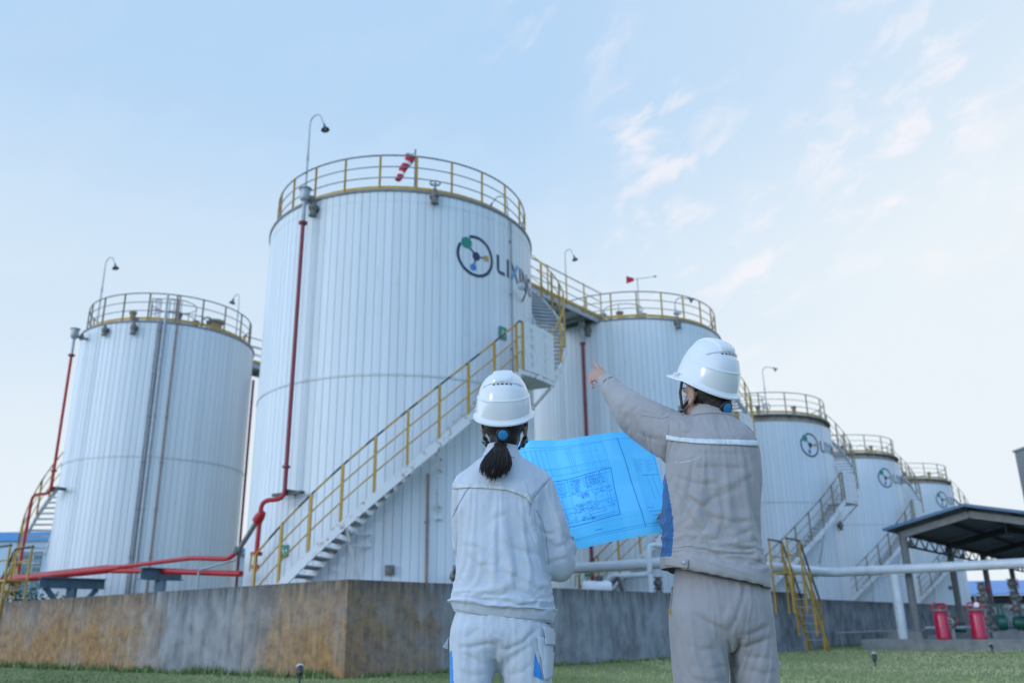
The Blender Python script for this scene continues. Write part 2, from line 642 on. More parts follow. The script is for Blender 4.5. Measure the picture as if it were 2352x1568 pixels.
M['hose'] = simple('braided_hose', (0.24, 0.24, 0.235), 0.55, 0.3, var=0.4, scale=14)
M['navy'] = simple('navy_logo_paint', (0.012, 0.028, 0.075), 0.5)
M['lgreen'] = simple('green_logo_paint', (0.01, 0.22, 0.17), 0.5)
M['lorange'] = simple('orange_logo_paint', (0.52, 0.30, 0.06), 0.5)
M['lblue'] = simple('blue_logo_paint', (0.03, 0.20, 0.55), 0.5)
M['lcyan'] = simple('bright_blue_logo_paint', (0.03, 0.30, 0.62), 0.5)
M['signgreen'] = simple('green_sign_paint', (0.02, 0.22, 0.14), 0.45)
M['white'] = simple('white_paint', (0.72, 0.74, 0.76), 0.5, var=0.08)
M['whitepipe'] = simple('white_pipe_paint', (0.60, 0.65, 0.70), 0.4, var=0.12, scale=2, dirt=(0.36, 0.36, 0.35), dirt_amt=0.5)
M['lampdark'] = simple('lamp_shade_enamel', (0.07, 0.10, 0.115), 0.45)
M['lampgl'] = simple('lamp_globe_glass', (0.40, 0.45, 0.47), 0.2)
M['sockred'] = simple('red_windsock_cloth', (0.46, 0.02, 0.045), 0.8, var=0.2)
M['sockwhite'] = simple('white_windsock_cloth', (0.75, 0.76, 0.78), 0.8)
M['concrete'] = concrete()
M['plinth'] = simple('grey_plinth_concrete', (0.24, 0.25, 0.25), 0.9, var=0.35, scale=2.5, dirt=(0.13, 0.13, 0.11), dirt_amt=0.6, bump=0.2)
M['canopysteel'] = simple('canopy_grey_steel', (0.20, 0.215, 0.225), 0.55, var=0.25)
M['canopydark'] = simple('canopy_dark_truss', (0.045, 0.05, 0.055), 0.6)
M['canopyroof'] = simple('canopy_grey_roof_sheet', (0.14, 0.155, 0.17), 0.55, var=0.25, scale=3, mscale=(1, 8, 1))
M['bluesheet'] = simple('blue_roof_sheet', (0.07, 0.27, 0.62), 0.45)
M['trimblue'] = simple('canopy_blue_grey_trim', (0.06, 0.14, 0.26), 0.5)
M['extred'] = simple('extinguisher_red_enamel', (0.46, 0.005, 0.055), 0.35, var=0.12, coat=0.3)
M['pumpgreen'] = simple('pump_green_paint', (0.01, 0.11, 0.085), 0.4)
M['bwall'] = simple('pale_blue_building_cladding', (0.42, 0.55, 0.66), 0.6, var=0.1)
M['bwhite'] = simple('pale_building_wall', (0.52, 0.52, 0.50), 0.7)
M['bglass'] = simple('dark_green_window_glass', (0.03, 0.12, 0.12), 0.15)
M['dark'] = simple('dark_interior', (0.02, 0.022, 0.025), 0.8)
M['helmet'] = simple('white_helmet_plastic', (0.72, 0.74, 0.78), 0.16, var=0.02, coat=0.5)
M['vent'] = simple('helmet_vent_recess', (0.45, 0.50, 0.58), 0.4)
M['strap'] = simple('black_harness', (0.012, 0.013, 0.018), 0.45)
M['strapgrey'] = simple('grey_harness_tab', (0.22, 0.26, 0.31), 0.4)
M['knob'] = simple('blue_knob_plastic', (0.03, 0.22, 0.50), 0.35)
M['wcloth'] = fabric('pale_work_cloth', (0.475, 0.52, 0.60), (0.515, 0.56, 0.64))
M['mcloth'] = fabric('grey_work_cloth', (0.305, 0.292, 0.305), (0.335, 0.32, 0.33))
M['mcloth2'] = fabric('grey_trouser_cloth', (0.29, 0.28, 0.30), (0.32, 0.31, 0.33))
M['blueins'] = fabric('blue_insert_cloth', (0.012, 0.085, 0.26), (0.016, 0.11, 0.30), 0.5)
M['brightins'] = fabric('bright_blue_insert_cloth', (0.03, 0.22, 0.66), (0.04, 0.26, 0.72), 0.5)
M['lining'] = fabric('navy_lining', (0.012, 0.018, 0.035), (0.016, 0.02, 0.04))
M['reflect'] = simple('grey_reflective_tape', (0.62, 0.68, 0.75), 0.35, var=0.25, scale=40)
M['reflectw'] = simple('pale_reflective_tape', (0.56, 0.59, 0.62), 0.4, var=0.15, scale=40)
M['skin'] = skin_mat()
M['hair'] = simple('dark_brown_hair', (0.014, 0.007, 0.007), 0.55, var=0.5, scale=60, mscale=(1, 1, 0.1))
M['shoe'] = simple('black_shoe_leather', (0.02, 0.02, 0.02), 0.4)
M['eye'] = simple('eye_white', (0.7, 0.7, 0.7), 0.2)
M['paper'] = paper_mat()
M['ink'] = simple('blue_drawing_ink', (0.025, 0.31, 0.74), 0.6)
M['ink2'] = simple('pale_drawing_ink', (0.05, 0.40, 0.86), 0.6)
M['paperlight'] = simple('pale_cuff_piping', (0.6, 0.6, 0.62), 0.7)
M['grass'] = grass_mat('grass_ground', False)
M['blade'] = grass_mat('grass_blade', True)
M['leaf'] = simple('dark_green_leaves', (0.02, 0.07, 0.03), 0.7, var=0.5, scale=8)
M['stem'] = simple('plant_stem', (0.08, 0.06, 0.04), 0.8)
# ------------------------------------------------------------------ setting: ground, bund wall
CORNER = Vector((-3.01, 16.07, 0))
DL = Vector((-0.786, 0.618, 0))      # along the left leg of the bund wall, away from the corner
DR = Vector((0.618, 0.786, 0))       # along the right leg
WALL_H = 1.665


def ground_z(x, y):
    # nearly flat, a touch lower towards the right
    return -0.10 * min(1.0, max(0.0, (x + 2.0) / 8.0))


def make_ground():
    mb = MB()
    xs = [-400, -200, -100, -60, -40, -30] + [-24 + 2 * i for i in range(40)] + [60, 80, 120, 200, 400]
    ys = [-200, -60, -20] + [-8 + 2 * i for i in range(44)] + [90, 120, 180, 300, 500, 900]
    vs = [(x, y, ground_z(x, y)) for y in ys for x in xs]
    w = len(xs)
    fs = [(j * w + i, j * w + i + 1, (j + 1) * w + i + 1, (j + 1) * w + i) for j in range(len(ys) - 1) for i in range(w - 1)]
    mb.add(vs, fs)
    o = mb.build('ground', M['grass'])
    tag(o, 'short lawn in front of the concrete wall', 'ground', kind='structure')


make_ground()


def in_front(p, off=0.0):
    """True on the camera's side of the bund wall"""
    d = p - CORNER
    nl, nr = Vector((0.618, 0.786, 0)), Vector((-0.786, 0.618, 0))
    return not (d.dot(nl) > -off and d.dot(nr) > -off)


def make_grass():
    n_t = 0
    P, T = [], []
    cnt = 0
    while cnt < 62000:
        # density falls with distance
        a = random.uniform(R(-34), R(37))
        d = 9.0 + 42.0 * random.random() ** 1.9
        p = Vector((d * math.sin(a), d * math.cos(a), 0))
        if not in_front(p, 0.02) or p.x > 22 and p.y > 36:
            continue
        dl = (p - CORNER).dot(Vector((-0.618, -0.786, 0)))
        dr = (p - CORNER).dot(Vector((0.786, -0.618, 0)))
        dist = max(dl, dr)
        t = 0.45 + 0.22 * math.sin(p.x * 0.9 + 1.3 * math.sin(p.y * 0.35)) * math.sin(p.y * 0.42 + 0.8) + random.uniform(-0.13, 0.13)
        t += 0.20 if p.x > 3 else -0.12
        h = random.uniform(0.02, 0.05)
        if dist < 0.5 and p.x < 6:
            if random.random() < 0.5 and math.sin(p.x * 2.1) + math.sin(p.x * 5.3 + 1) > -0.3:
                h *= random.uniform(1.5, 3.0)
            t -= 0.28
        P.append((p, h, random.uniform(0, 6.28), random.uniform(-0.5, 0.5), max(0, min(1, t)), 0.008 + 0.0007 * d))
        cnt += 1
    # tufts along the foot of the wall
    for leg, L in ((DL, 20.0), (DR, 34.0)):
        for i in range(190):
            s = random.uniform(0, L)
            nrm = Vector((-0.618, -0.786, 0)) if leg is DL else Vector((0.786, -0.618, 0))
            c = CORNER + leg * s + nrm * random.uniform(0.02, 0.25)
            big = random.uniform(0.5, 1.3) * (1.0 if leg is DL else 0.6)
            for k in range(14):
                p = c + Vector((random.gauss(0, 0.09), random.gauss(0, 0.09), 0))
                P.append((p, random.uniform(0.08, 0.19) * big, random.uniform(0, 6.28), random.uniform(-0.5, 0.5), random.uniform(0.0, 0.4), 0.02))
    V = np.zeros((len(P) * 3, 3))
    tone = np.zeros(len(P) * 3)
    for i, (p, h, r, lean, t, w) in enumerate(P):
        z = ground_z(p.x, p.y) - 0.01
        dx, dy = math.cos(r) * w, math.sin(r) * w
        V[3 * i] = (p.x - dx, p.y - dy, z)
        V[3 * i + 1] = (p.x + dx, p.y + dy, z)
        V[3 * i + 2] = (p.x - dy * 2 * lean + lean * h * 0.8, p.y + dx * lean, z + h)
        tone[3 * i:3 * i + 3] = t
    me = bpy.data.meshes.new('grass')
    me.from_pydata(V.tolist(), [], [(3 * i, 3 * i + 1, 3 * i + 2) for i in range(len(P))])
    at = me.attributes.new('tone', 'FLOAT', 'POINT')
    at.data.foreach_set('value', tone)
    me.materials.append(M['blade'])
    o = link('grass', me)
    tag(o, 'short yellowish green grass blades of the lawn', 'grass', kind='stuff')


make_grass()


def wall_uv(me):
    uv = me.uv_layers.new(name='UVMap')
    for lp in me.loops:
        co = me.vertices[lp.vertex_index].co
        d = co - CORNER
        l, r = d.dot(DL), d.dot(DR)
        s = -l if l > r else r
        if abs(l) < 0.31 and abs(r) < 0.31:
            s = r - l
        uv.data[lp.index].uv = (s, co.z)


def make_wall():
    root = thing('bund_wall', CORNER, 'long stained concrete wall with a sharp corner in front of the white tanks', 'wall')
    nl, nr = Vector((0.618, 0.786, 0)), Vector((-0.786, 0.618, 0))
    th = 0.30
    outer = [CORNER + DL * 60, CORNER, CORNER + DR * 75]
    inner = [outer[0] + nl * th, CORNER + (nl + nr) * th, outer[2] + nr * th]
    mb = MB()
    for i in range(2):
        a, b, c, d = outer[i], outer[i + 1], inner[i + 1], inner[i]
        lo, hi = Vector((0, 0, -0.4)), Vector((0, 0, WALL_H))
        vs = [a + lo, b + lo, c + lo, d + lo, a + hi, b + hi, c + hi, d + hi]
        mb.add(vs, [(0, 1, 5, 4), (2, 3, 7, 6), (4, 5, 6, 7)])
    me = mb.mesh('wall', M['concrete'], smooth=False)
    wall_uv(me)
    o = link('wall', me, root)
    o.matrix_parent_inverse = Matrix.Translation(-CORNER)
    # pier beside the step-over stairs
    mb = MB()
    c = CORNER + DR * 19.9 + Vector((0.786, -0.618, 0)) * 0.23 + Vector((0, 0, 0.72))
    mb.box(c, (3.0, 0.46, 2.2), rz=math.atan2(DR.y, DR.x))
    me = mb.mesh('pier', M['concrete'], smooth=False)
    wall_uv(me)
    o = link('pier', me, root)
    o.matrix_parent_inverse = Matrix.Translation(-CORNER)


make_wall()

# concrete apron under the canopy
NR = Vector((0.786, -0.618, 0))
mb = MB()
c0 = Vector((14.6, 31.2, 0))
rzr = math.atan2(DR.y, DR.x)
mb.box(c0 + DR * 12 + NR * 5.2 + Vector((0, 0, 0.02)), (27, 15, 0.42), rz=rzr)
tag(mb.build('pavement', M['plinth'], smooth=False), 'low grey concrete plinth under the canopy', 'pavement', kind='structure')

# ------------------------------------------------------------------ tanks


def fillet(pts, r, k=5):
    pts = [Vector(p) for p in pts]
    out = [pts[0]]
    for i in range(1, len(pts) - 1):
        a, b, c = pts[i - 1], pts[i], pts[i + 1]
        d1, d2 = (a - b), (c - b)
        rr = min(r, d1.length * 0.45, d2.length * 0.45)
        p, q = b + d1.normalized() * rr, b + d2.normalized() * rr
        for j in range(k + 1):
            t = j / k
            out.append(p * (1 - t) ** 2 + b * 2 * t * (1 - t) + q * t * t)
    out.append(pts[-1])
    return out


def shell_mesh(Rt, H, z0, seam, npan):
    V, F, tone = [], [], []
    zs = [(z0, 0), (seam - 0.03, 0), (seam - 0.03, 0.02), (seam + 0.03, 0.02), (seam + 0.03, 0), (H - 0.35, 0), (H - 0.35, 0.006), (H, 0.006)]
    prof = [(0.0, -0.012), (0.045, -0.012), (0.08, 0.0), (0.5, 0.005), (0.96, 0.0)]
    tn = [random.uniform(0.94, 1.03) for _ in range(npan)]
    for i in range(npan):
        if random.random() < 0.08:
            tn[i] *= 0.93
    m = npan * len(prof)
    for z, dr in zs:
        for i in range(npan):
            for q, d in prof:
                a = 360.0 * (i + q) / npan
                r = Rt + dr + (d if dr < 0.01 else max(d, -0.004))
                V.append(pol(r, a, z))
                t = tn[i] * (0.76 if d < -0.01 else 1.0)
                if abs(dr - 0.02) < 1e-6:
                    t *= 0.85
                tone.append(t)
    for k in range(len(zs) - 1):
        for j in range(m):
            F.append((k * m + j, k * m + (j + 1) % m, (k + 1) * m + (j + 1) % m, (k + 1) * m + j))
    me = bpy.data.meshes.new('shell')
    me.from_pydata([tuple(v) for v in V], [], F)
    ca = me.color_attributes.new('tone', 'FLOAT_COLOR', 'POINT')
    ca.data.foreach_set('color', np.repeat(np.array(tone), 4).tolist())
    me.materials.append(M['tank'])
    me.polygons.foreach_set('use_smooth', [True] * len(F))
    me.set_sharp_from_angle(angle=R(12))
    return me


class Surf:
    """lays flat marks on a cylinder: u metres to the right, v metres up"""

    def __init__(self, Rt, a0, z0, dr=0.012):
        self.R, self.a, self.z, self.dr = Rt, a0, z0, dr

    def p(self, u, v, dr=0.0):
        return pol(self.R + self.dr + dr, self.a + math.degrees(u / self.R), self.z + v)

    def disc(self, mb, u, v, r, n=28, dr=0.0, mi=0):
        vs = [self.p(u, v, dr)]
        for k in (0.5, 1.0):
            vs += [self.p(u + r * k * math.cos(2 * pi * j / n), v + r * k * math.sin(2 * pi * j / n), dr) for j in range(n)]
        fs = [(0, 1 + j, 1 + (j + 1) % n) for j in range(n)]
        fs += [(1 + j, 1 + n + j, 1 + n + (j + 1) % n, 1 + (j + 1) % n) for j in range(n)]
        mb.add(vs, fs, mi)

    def arc(self, mb, u, v, r, w, a0, a1, n=44, mi=0):
        vs, fs = [], []
        for j in range(n + 1):
            t = R(a0 + (a1 - a0) * j / n)
            for rr in (r - w / 2, r + w / 2):
                vs.append(self.p(u + rr * math.cos(t), v + rr * math.sin(t)))
        fs = [(2 * j, 2 * j + 1, 2 * j + 3, 2 * j + 2) for j in range(n)]
        mb.add(vs, fs, mi)

    def line(self, mb, pts, w, mi=0, dr=0.0):
        """polyline of even width, cut small enough to follow the cylinder"""
        Q = []
        for (x0, y0), (x1, y1) in zip(pts[:-1], pts[1:]):
            k = max(1, int(math.hypot(x1 - x0, y1 - y0) / 0.12))
            for i in range(k):
                Q.append((x0 + (x1 - x0) * i / k, y0 + (y1 - y0) * i / k))
        Q.append(pts[-1])
        vs = []
        for i, (x, y) in enumerate(Q):
            a, b = Q[max(0, i - 1)], Q[min(len(Q) - 1, i + 1)]
            dx, dy = b[0] - a[0], b[1] - a[1]
            l = math.hypot(dx, dy) or 1
            nx, ny = -dy / l * w / 2, dx / l * w / 2
            vs += [self.p(x + nx, y + ny, dr), self.p(x - nx, y - ny, dr)]
        mb.add(vs, [(2 * i, 2 * i + 1, 2 * i + 3, 2 * i + 2) for i in range(len(Q) - 1)], mi)

    def quad(self, mb, u0, v0, u1, v1, mi=0, dr=0.0, n=4):
        self.line(mb, [(u0, (v0 + v1) / 2), (u1, (v0 + v1) / 2)], v1 - v0, mi, dr)


def make_emblem(root, Rt, a0, z0):
    s = Surf(Rt, a0, z0)
    mb = MB()
    s.arc(mb, 0, 0, 0.56, 0.085, -210, 112)
    s.line(mb, [(-0.24, 0.26), (0, 0)], 0.055)
    s.line(mb, [(0, 0), (0.30, 0.02)], 0.035)
    s.line(mb, [(0, 0), (-0.07, -0.30)], 0.045)
    s.disc(mb, 0.01, 0.0, 0.125, dr=0.003)
    e = mb.build('emblem', M['navy'], root, smooth=False)
    for u, v, r, mt in ((-0.30, 0.33, 0.165, 'lgreen'), (0.35, 0.03, 0.088, 'lorange'), (-0.09, -0.34, 0.098, 'lblue')):
        mb = MB()
        s.disc(mb, u, v, r, dr=0.005)
        mb.build('dot', M[mt], e, smooth=False)
    # lettering to the right of the ring
    mb = MB()
    w, h = 0.10, 0.54
    x = 0.80

    def L_(pts, w_=w, mi=0, dr=0.0):
        s.line(mb, [(x + a, b - 0.26) for a, b in pts], w_, mi, dr)
    L_([(0.0, h), (0.0, 0.12), (0.03, 0.055), (0.10, 0.035), (0.30, 0.035)])
    x += 0.44
    L_([(0, h), (0, 0)])
    x += 0.14
    L_([(0.02, h), (0.40, 0.0)], w, 0)
    L_([(0.40, h), (0.24, 0.30), (0.02, 0.0)], w, 1, 0.003)
    x += 0.56
    L_([(0, h), (0, 0)])
    x += 0.17
    L_([(0, 0), (0, h), (0.36, 0.0), (0.36, h)])
    x += 0.52
    L_([(0.38, h - 0.05), (0.14, h - 0.03), (0.0, h - 0.16), (0.0, 0.16), (0.14, 0.03), (0.38, 0.05), (0.38, 0.26), (0.22, 0.26)])
    mb.build('lettering', [M['navy'], M['lcyan']], root, smooth=False)


def zs_of(a, cfg):
    """top of the outer stair stringer at angle a (degrees)"""
    z = cfg['z0'] + cfg['slope'] * (a - cfg['a0'])
    if a > cfg['al0']:
        zl = cfg['z0'] + cfg['slope'] * (cfg['al0'] - cfg['a0'])
        z = zl + cfg['slope'] * max(0.0, a - cfg['al1'])
    return z


def make_stairs(root, Rt, H, cfg, sgn=1):
    """curved stair round the tank; sgn=-1 winds the other way (angle = base - a)"""
    A = (lambda a: a) if sgn > 0 else (lambda a: cfg['mirror'] - a)
    ri, ro = Rt + 0.14, Rt + 0.98
    atop = cfg['al1'] + (H - (cfg['z0'] + cfg['slope'] * (cfg['al0'] - cfg['a0']))) / cfg['slope']
    # stringers and landing
    mb = MB()
    seq = []
    a = cfg['a0']
    while a < atop:
        seq.append(a)
        a += 2.0
    seq.append(atop)
    flights = [[q for q in seq if q <= cfg['al0'] + 1], [q for q in seq if q >= cfg['al1'] - 1]]
    for fl in flights:
        for rr in (ro, ri):
            rings = []
            for q in fl:
                z = zs_of(q, cfg)
                rings.append([pol(rr - 0.02, A(q), z - 0.27), pol(rr + 0.02, A(q), z - 0.27), pol(rr + 0.02, A(q), z), pol(rr - 0.02, A(q), z)])
            mb.loft(rings)
    zl = zs_of(cfg['al0'], cfg)
    rings = []
    q = cfg['al0']
    while q <= cfg['al1'] + 2:
        rings.append([pol(ri, A(q), zl - 0.16), pol(ro + 0.04, A(q), zl - 0.16), pol(ro + 0.04, A(q), zl - 0.06), pol(ri, A(q), zl - 0.06)])
        q += 2
    mb.loft(rings)
    for q in (cfg['al0'] + 1, cfg['al1']):
        mb.bar(pol(ro, A(q), zl - 0.16), pol(Rt, A(q), zl - 1.05), 0.06, 0.06)
    st = mb.build('staircase', M['stair'], root)
    # steps
    step_me = None
    n = 0
    q = cfg['a0'] + 1.0
    rise = 2.55
    while q < atop:
        if cfg['al0'] + 0.5 < q < cfg['al1'] + 1.0:
            q = cfg['al1'] + 1.5
            continue
        if step_me is None:
            b = MB()
            b.box((0, 0, 0), (0.80, 0.23, 0.03))
            b.box((0, -sgn * 0.105, -0.03), (0.80, 0.015, 0.05))
            step_me = b.mesh('step', M['step'], smooth=False)
        o = link('step', step_me, st, pol((ri + ro) / 2, A(q), zs_of(q, cfg) - 0.10))
        o.rotation_euler = (0, 0, R(A(q)))
        q += rise
    # handrails
    def run(a0, a1, h, fl=None):
        pts = []
        q = a0
        while q < a1:
            pts.append(pol(ro, A(q), zs_of(q, cfg) + h))
            q += 1.5
        pts.append(pol(ro, A(a1), zs_of(a1, cfg) + h))
        return pts
    r0_ = cfg.get('rail0', cfg['a0'])
    for j, h in enumerate((1.28, 0.86, 0.44)):
        mb = MB()
        p1 = run(r0_, cfg['al0'] + 1.2, h)
        mi = [0] * len(p1)
        if j == 0:
            mi = [1 if (i // 3) % 2 else 0 for i in range(len(p1))]
        mb.tube(p1, 0.024 if j == 0 else 0.017, 6, mis=mi)
        mb.tube(run(cfg['al1'], atop, h), 0.022 if j == 0 else 0.017, 6)
        if j == 0:
            b = pol(ro, A(r0_), zs_of(r0_, cfg) + h)
            mb.tube(fillet([b, b + Vector((0, 0, 0.02)) + (pol(1, A(r0_ - 90 * 1), 0) * 0.14), b + pol(1, A(r0_ - 90), 0) * 0.16 + Vector((0, 0, -0.36))], 0.1), 0.022, 6)
        mb.build('handrail', [M[cfg.get('postmat', 'yellow')], M['black']], st)
    pm = MB()
    pm.box((0, 0, 0.64), (0.05, 0.065, 1.30))
    pme = pm.mesh('post', M[cfg.get('postmat', 'yellow')], smooth=False)
    q = r0_
    plist = []
    while q < cfg['al0'] - 2:
        plist.append(q)
        q += 8.5
    plist += [cfg['al0'] - 1.5, cfg['al0'] + 1.2]
    q = cfg['al1'] + 1
    while q < atop:
        plist.append(q)
        q += 9.0
    for q in plist:
        o = link('post', pme, st, pol(ro, A(q), zs_of(q, cfg)))
        o.rotation_euler = (0, 0, R(A(q)))
    # white sheet guard round the landing
    rings = []
    q = cfg['al0'] + 1.6
    while q <= cfg['al1'] + 1.5:
        rings.append([pol(ro + 0.01, A(q), zl - 0.02), pol(ro + 0.04, A(q), zl - 0.02), pol(ro + 0.04, A(q), zl + 1.30), pol(ro + 0.01, A(q), zl + 1.30)])
        q += 1.2
    mb = MB()
    mb.loft(rings)
    gp = mb.build('guard_panel', M['panelwhite'], st)
    # faded yellow characters in two columns
    if cfg.get('marks'):
        s = Surf(ro + 0.04, A(cfg['al0'] + 5), zl, 0.006)
        mb = MB()
        rr_ = random.Random(3)
        s.line(mb, [(0.0, 0.10), (0.0, 1.2)], 0.003)
        s.line(mb, [(0.62, 0.10), (0.62, 1.2)], 0.003)
        for col, u in ((0, 0.0), (1, 0.62)):
            for k in range(5):
                v = 1.12 - 0.235 * k
                for _ in range(4 if col == 0 else 2):
                    uu, vv = u + rr_.uniform(-0.05, 0.04), v + rr_.uniform(-0.06, 0.06)
                    s.line(mb, [(uu - rr_.uniform(0.02, 0.06), vv), (uu + rr_.uniform(0.02, 0.06), vv + rr_.uniform(-0.02, 0.02))], 0.016)
                s.line(mb, [(u, v - 0.07), (u + 0.01, v + 0.07)], 0.014)
        mb.build('lettering_marks', M['fade'], gp, smooth=False)
    # brackets from stair to shell
    for q in cfg.get('brackets', []):
        mb = MB()
        z = zs_of(q, cfg)
        mb.bar(pol(ro - 0.02, A(q), z - 0.25), pol(Rt + 0.12, A(q + 2.5), z - 1.55), 0.05, 0.05)
        for zz in (z - 1.45, z - 1.75):
            mb.bar(pol(Rt - 0.02, A(q + 4.8), zz), pol(Rt + 0.16, A(q + 2.2), zz), 0.045, 0.045)
        mb.bar(pol(Rt + 0.02, A(q + 4.8), z - 1.45), pol(Rt + 0.02, A(q + 4.8), z - 1.78), 0.045, 0.045)
        for zz in (z - 0.32, z - 0.60):
            mb.bar(pol(Rt - 0.02, A(q + 4.8), zz), pol(ro - 0.3, A(q), zz), 0.045, 0.045)
        mb.bar(pol(Rt + 0.02, A(q + 4.8), z - 0.30), pol(Rt + 0.02, A(q + 4.8), z - 0.62), 0.045, 0.045)
        mb.build('bracket', M['stair'], st)
    return st


def handwheel(mb, c, r, axis=(0, 0, 1)):
    ax = Vector(axis).normalized()
    a = ax.cross(Vector((0.3, 0.8, 0.51))).normalized()
    b = ax.cross(a)
    c = Vector(c)
    mb.tube([c + (a * math.cos(2 * pi * j / 16) + b * math.sin(2 * pi * j / 16)) * r for j in range(16)], r * 0.12, 6, closed=True)
    for k in range(3):
        t = 2 * pi * k / 3
        mb.tube([c, c + (a * math.cos(t) + b * math.sin(t)) * r], r * 0.09, 5)


def rim_valve(root, Rt, a, z, wheel=True, s=1.0):
    out = pol(1, a, 0)
    c = pol(Rt + 0.14, a, z)
    mb = MB()
    mb.tube([pol(Rt - 0.02, a, z), c, c + out * 0.12 * s], 0.06 * s, 10)
    mb.tube([pol(Rt + 0.03, a, z), pol(Rt + 0.055, a, z)], 0.125 * s, 14)
    mb.tube([c + Vector((0, 0, 0.20 * s)), c, c - Vector((0, 0, 0.16 * s)), c - Vector((0, 0, 0.24 * s))], [0.05 * s, 0.10 * s, 0.085 * s, 0.11 * s], 10)
    mb.ellipsoid(c, (0.12 * s, 0.12 * s, 0.14 * s), n=12, k=8)
    v = mb.build('valve', M['valve'], root)
    if wheel:
        mb = MB()
        handwheel(mb, c + Vector((0, 0, 0.36 * s)), 0.14 * s)
        mb.tube([c + Vector((0, 0, 0.15)), c + Vector((0, 0, 0.36 * s))], 0.022, 6)
        mb.build('handwheel', M['lampdark'], v)


def roof_vent(root, r, a, z, s=1.0, mat='drum', h=0.45, wheel=False):
    c = pol(r, a, z)
    mb = MB()
    mb.lathe([(0.20 * s, -0.1), (0.20 * s, h * 0.75), (0.27 * s, h * 0.78), (0.27 * s, h * 0.95), (0.16 * s, h), (0.0, h * 1.02)], 20, c=c)
    v = mb.build('vent', M[mat], root)
    if wheel:
        mb = MB()
        w = c + Vector((0.45, -0.05, h * 0.9))
        handwheel(mb, w, 0.17, (0.2, -1, 0.1))
        mb.tube([w, w - Vector((0.0, -0.03, h * 0.9))], 0.035, 6)
        mb.build('handwheel', M['lampdark'], v)


def roof_steps(root, a0, r0, r1, z0, z1):
    """slanting pair of handrails that climb from the rim to the centre of the roof"""
    for side in (-0.32, 0.32):
        mb = MB()
        t = pol(1, a0 + 90, 0) * side
        p, q = pol(r0, a0, z0) + t, pol(r1, a0, z1) + t
        for h in (0.95, 0.5):
            mb.tube([p + Vector((0, 0, h)), q + Vector((0, 0, h))], 0.02, 6)
        for k in (0, 0.5, 1):
            b = p.lerp(q, k)
            mb.tube([b, b + Vector((0, 0, 0.95))], 0.02, 6)
        mb.build('step_rail', M['rail'], root)


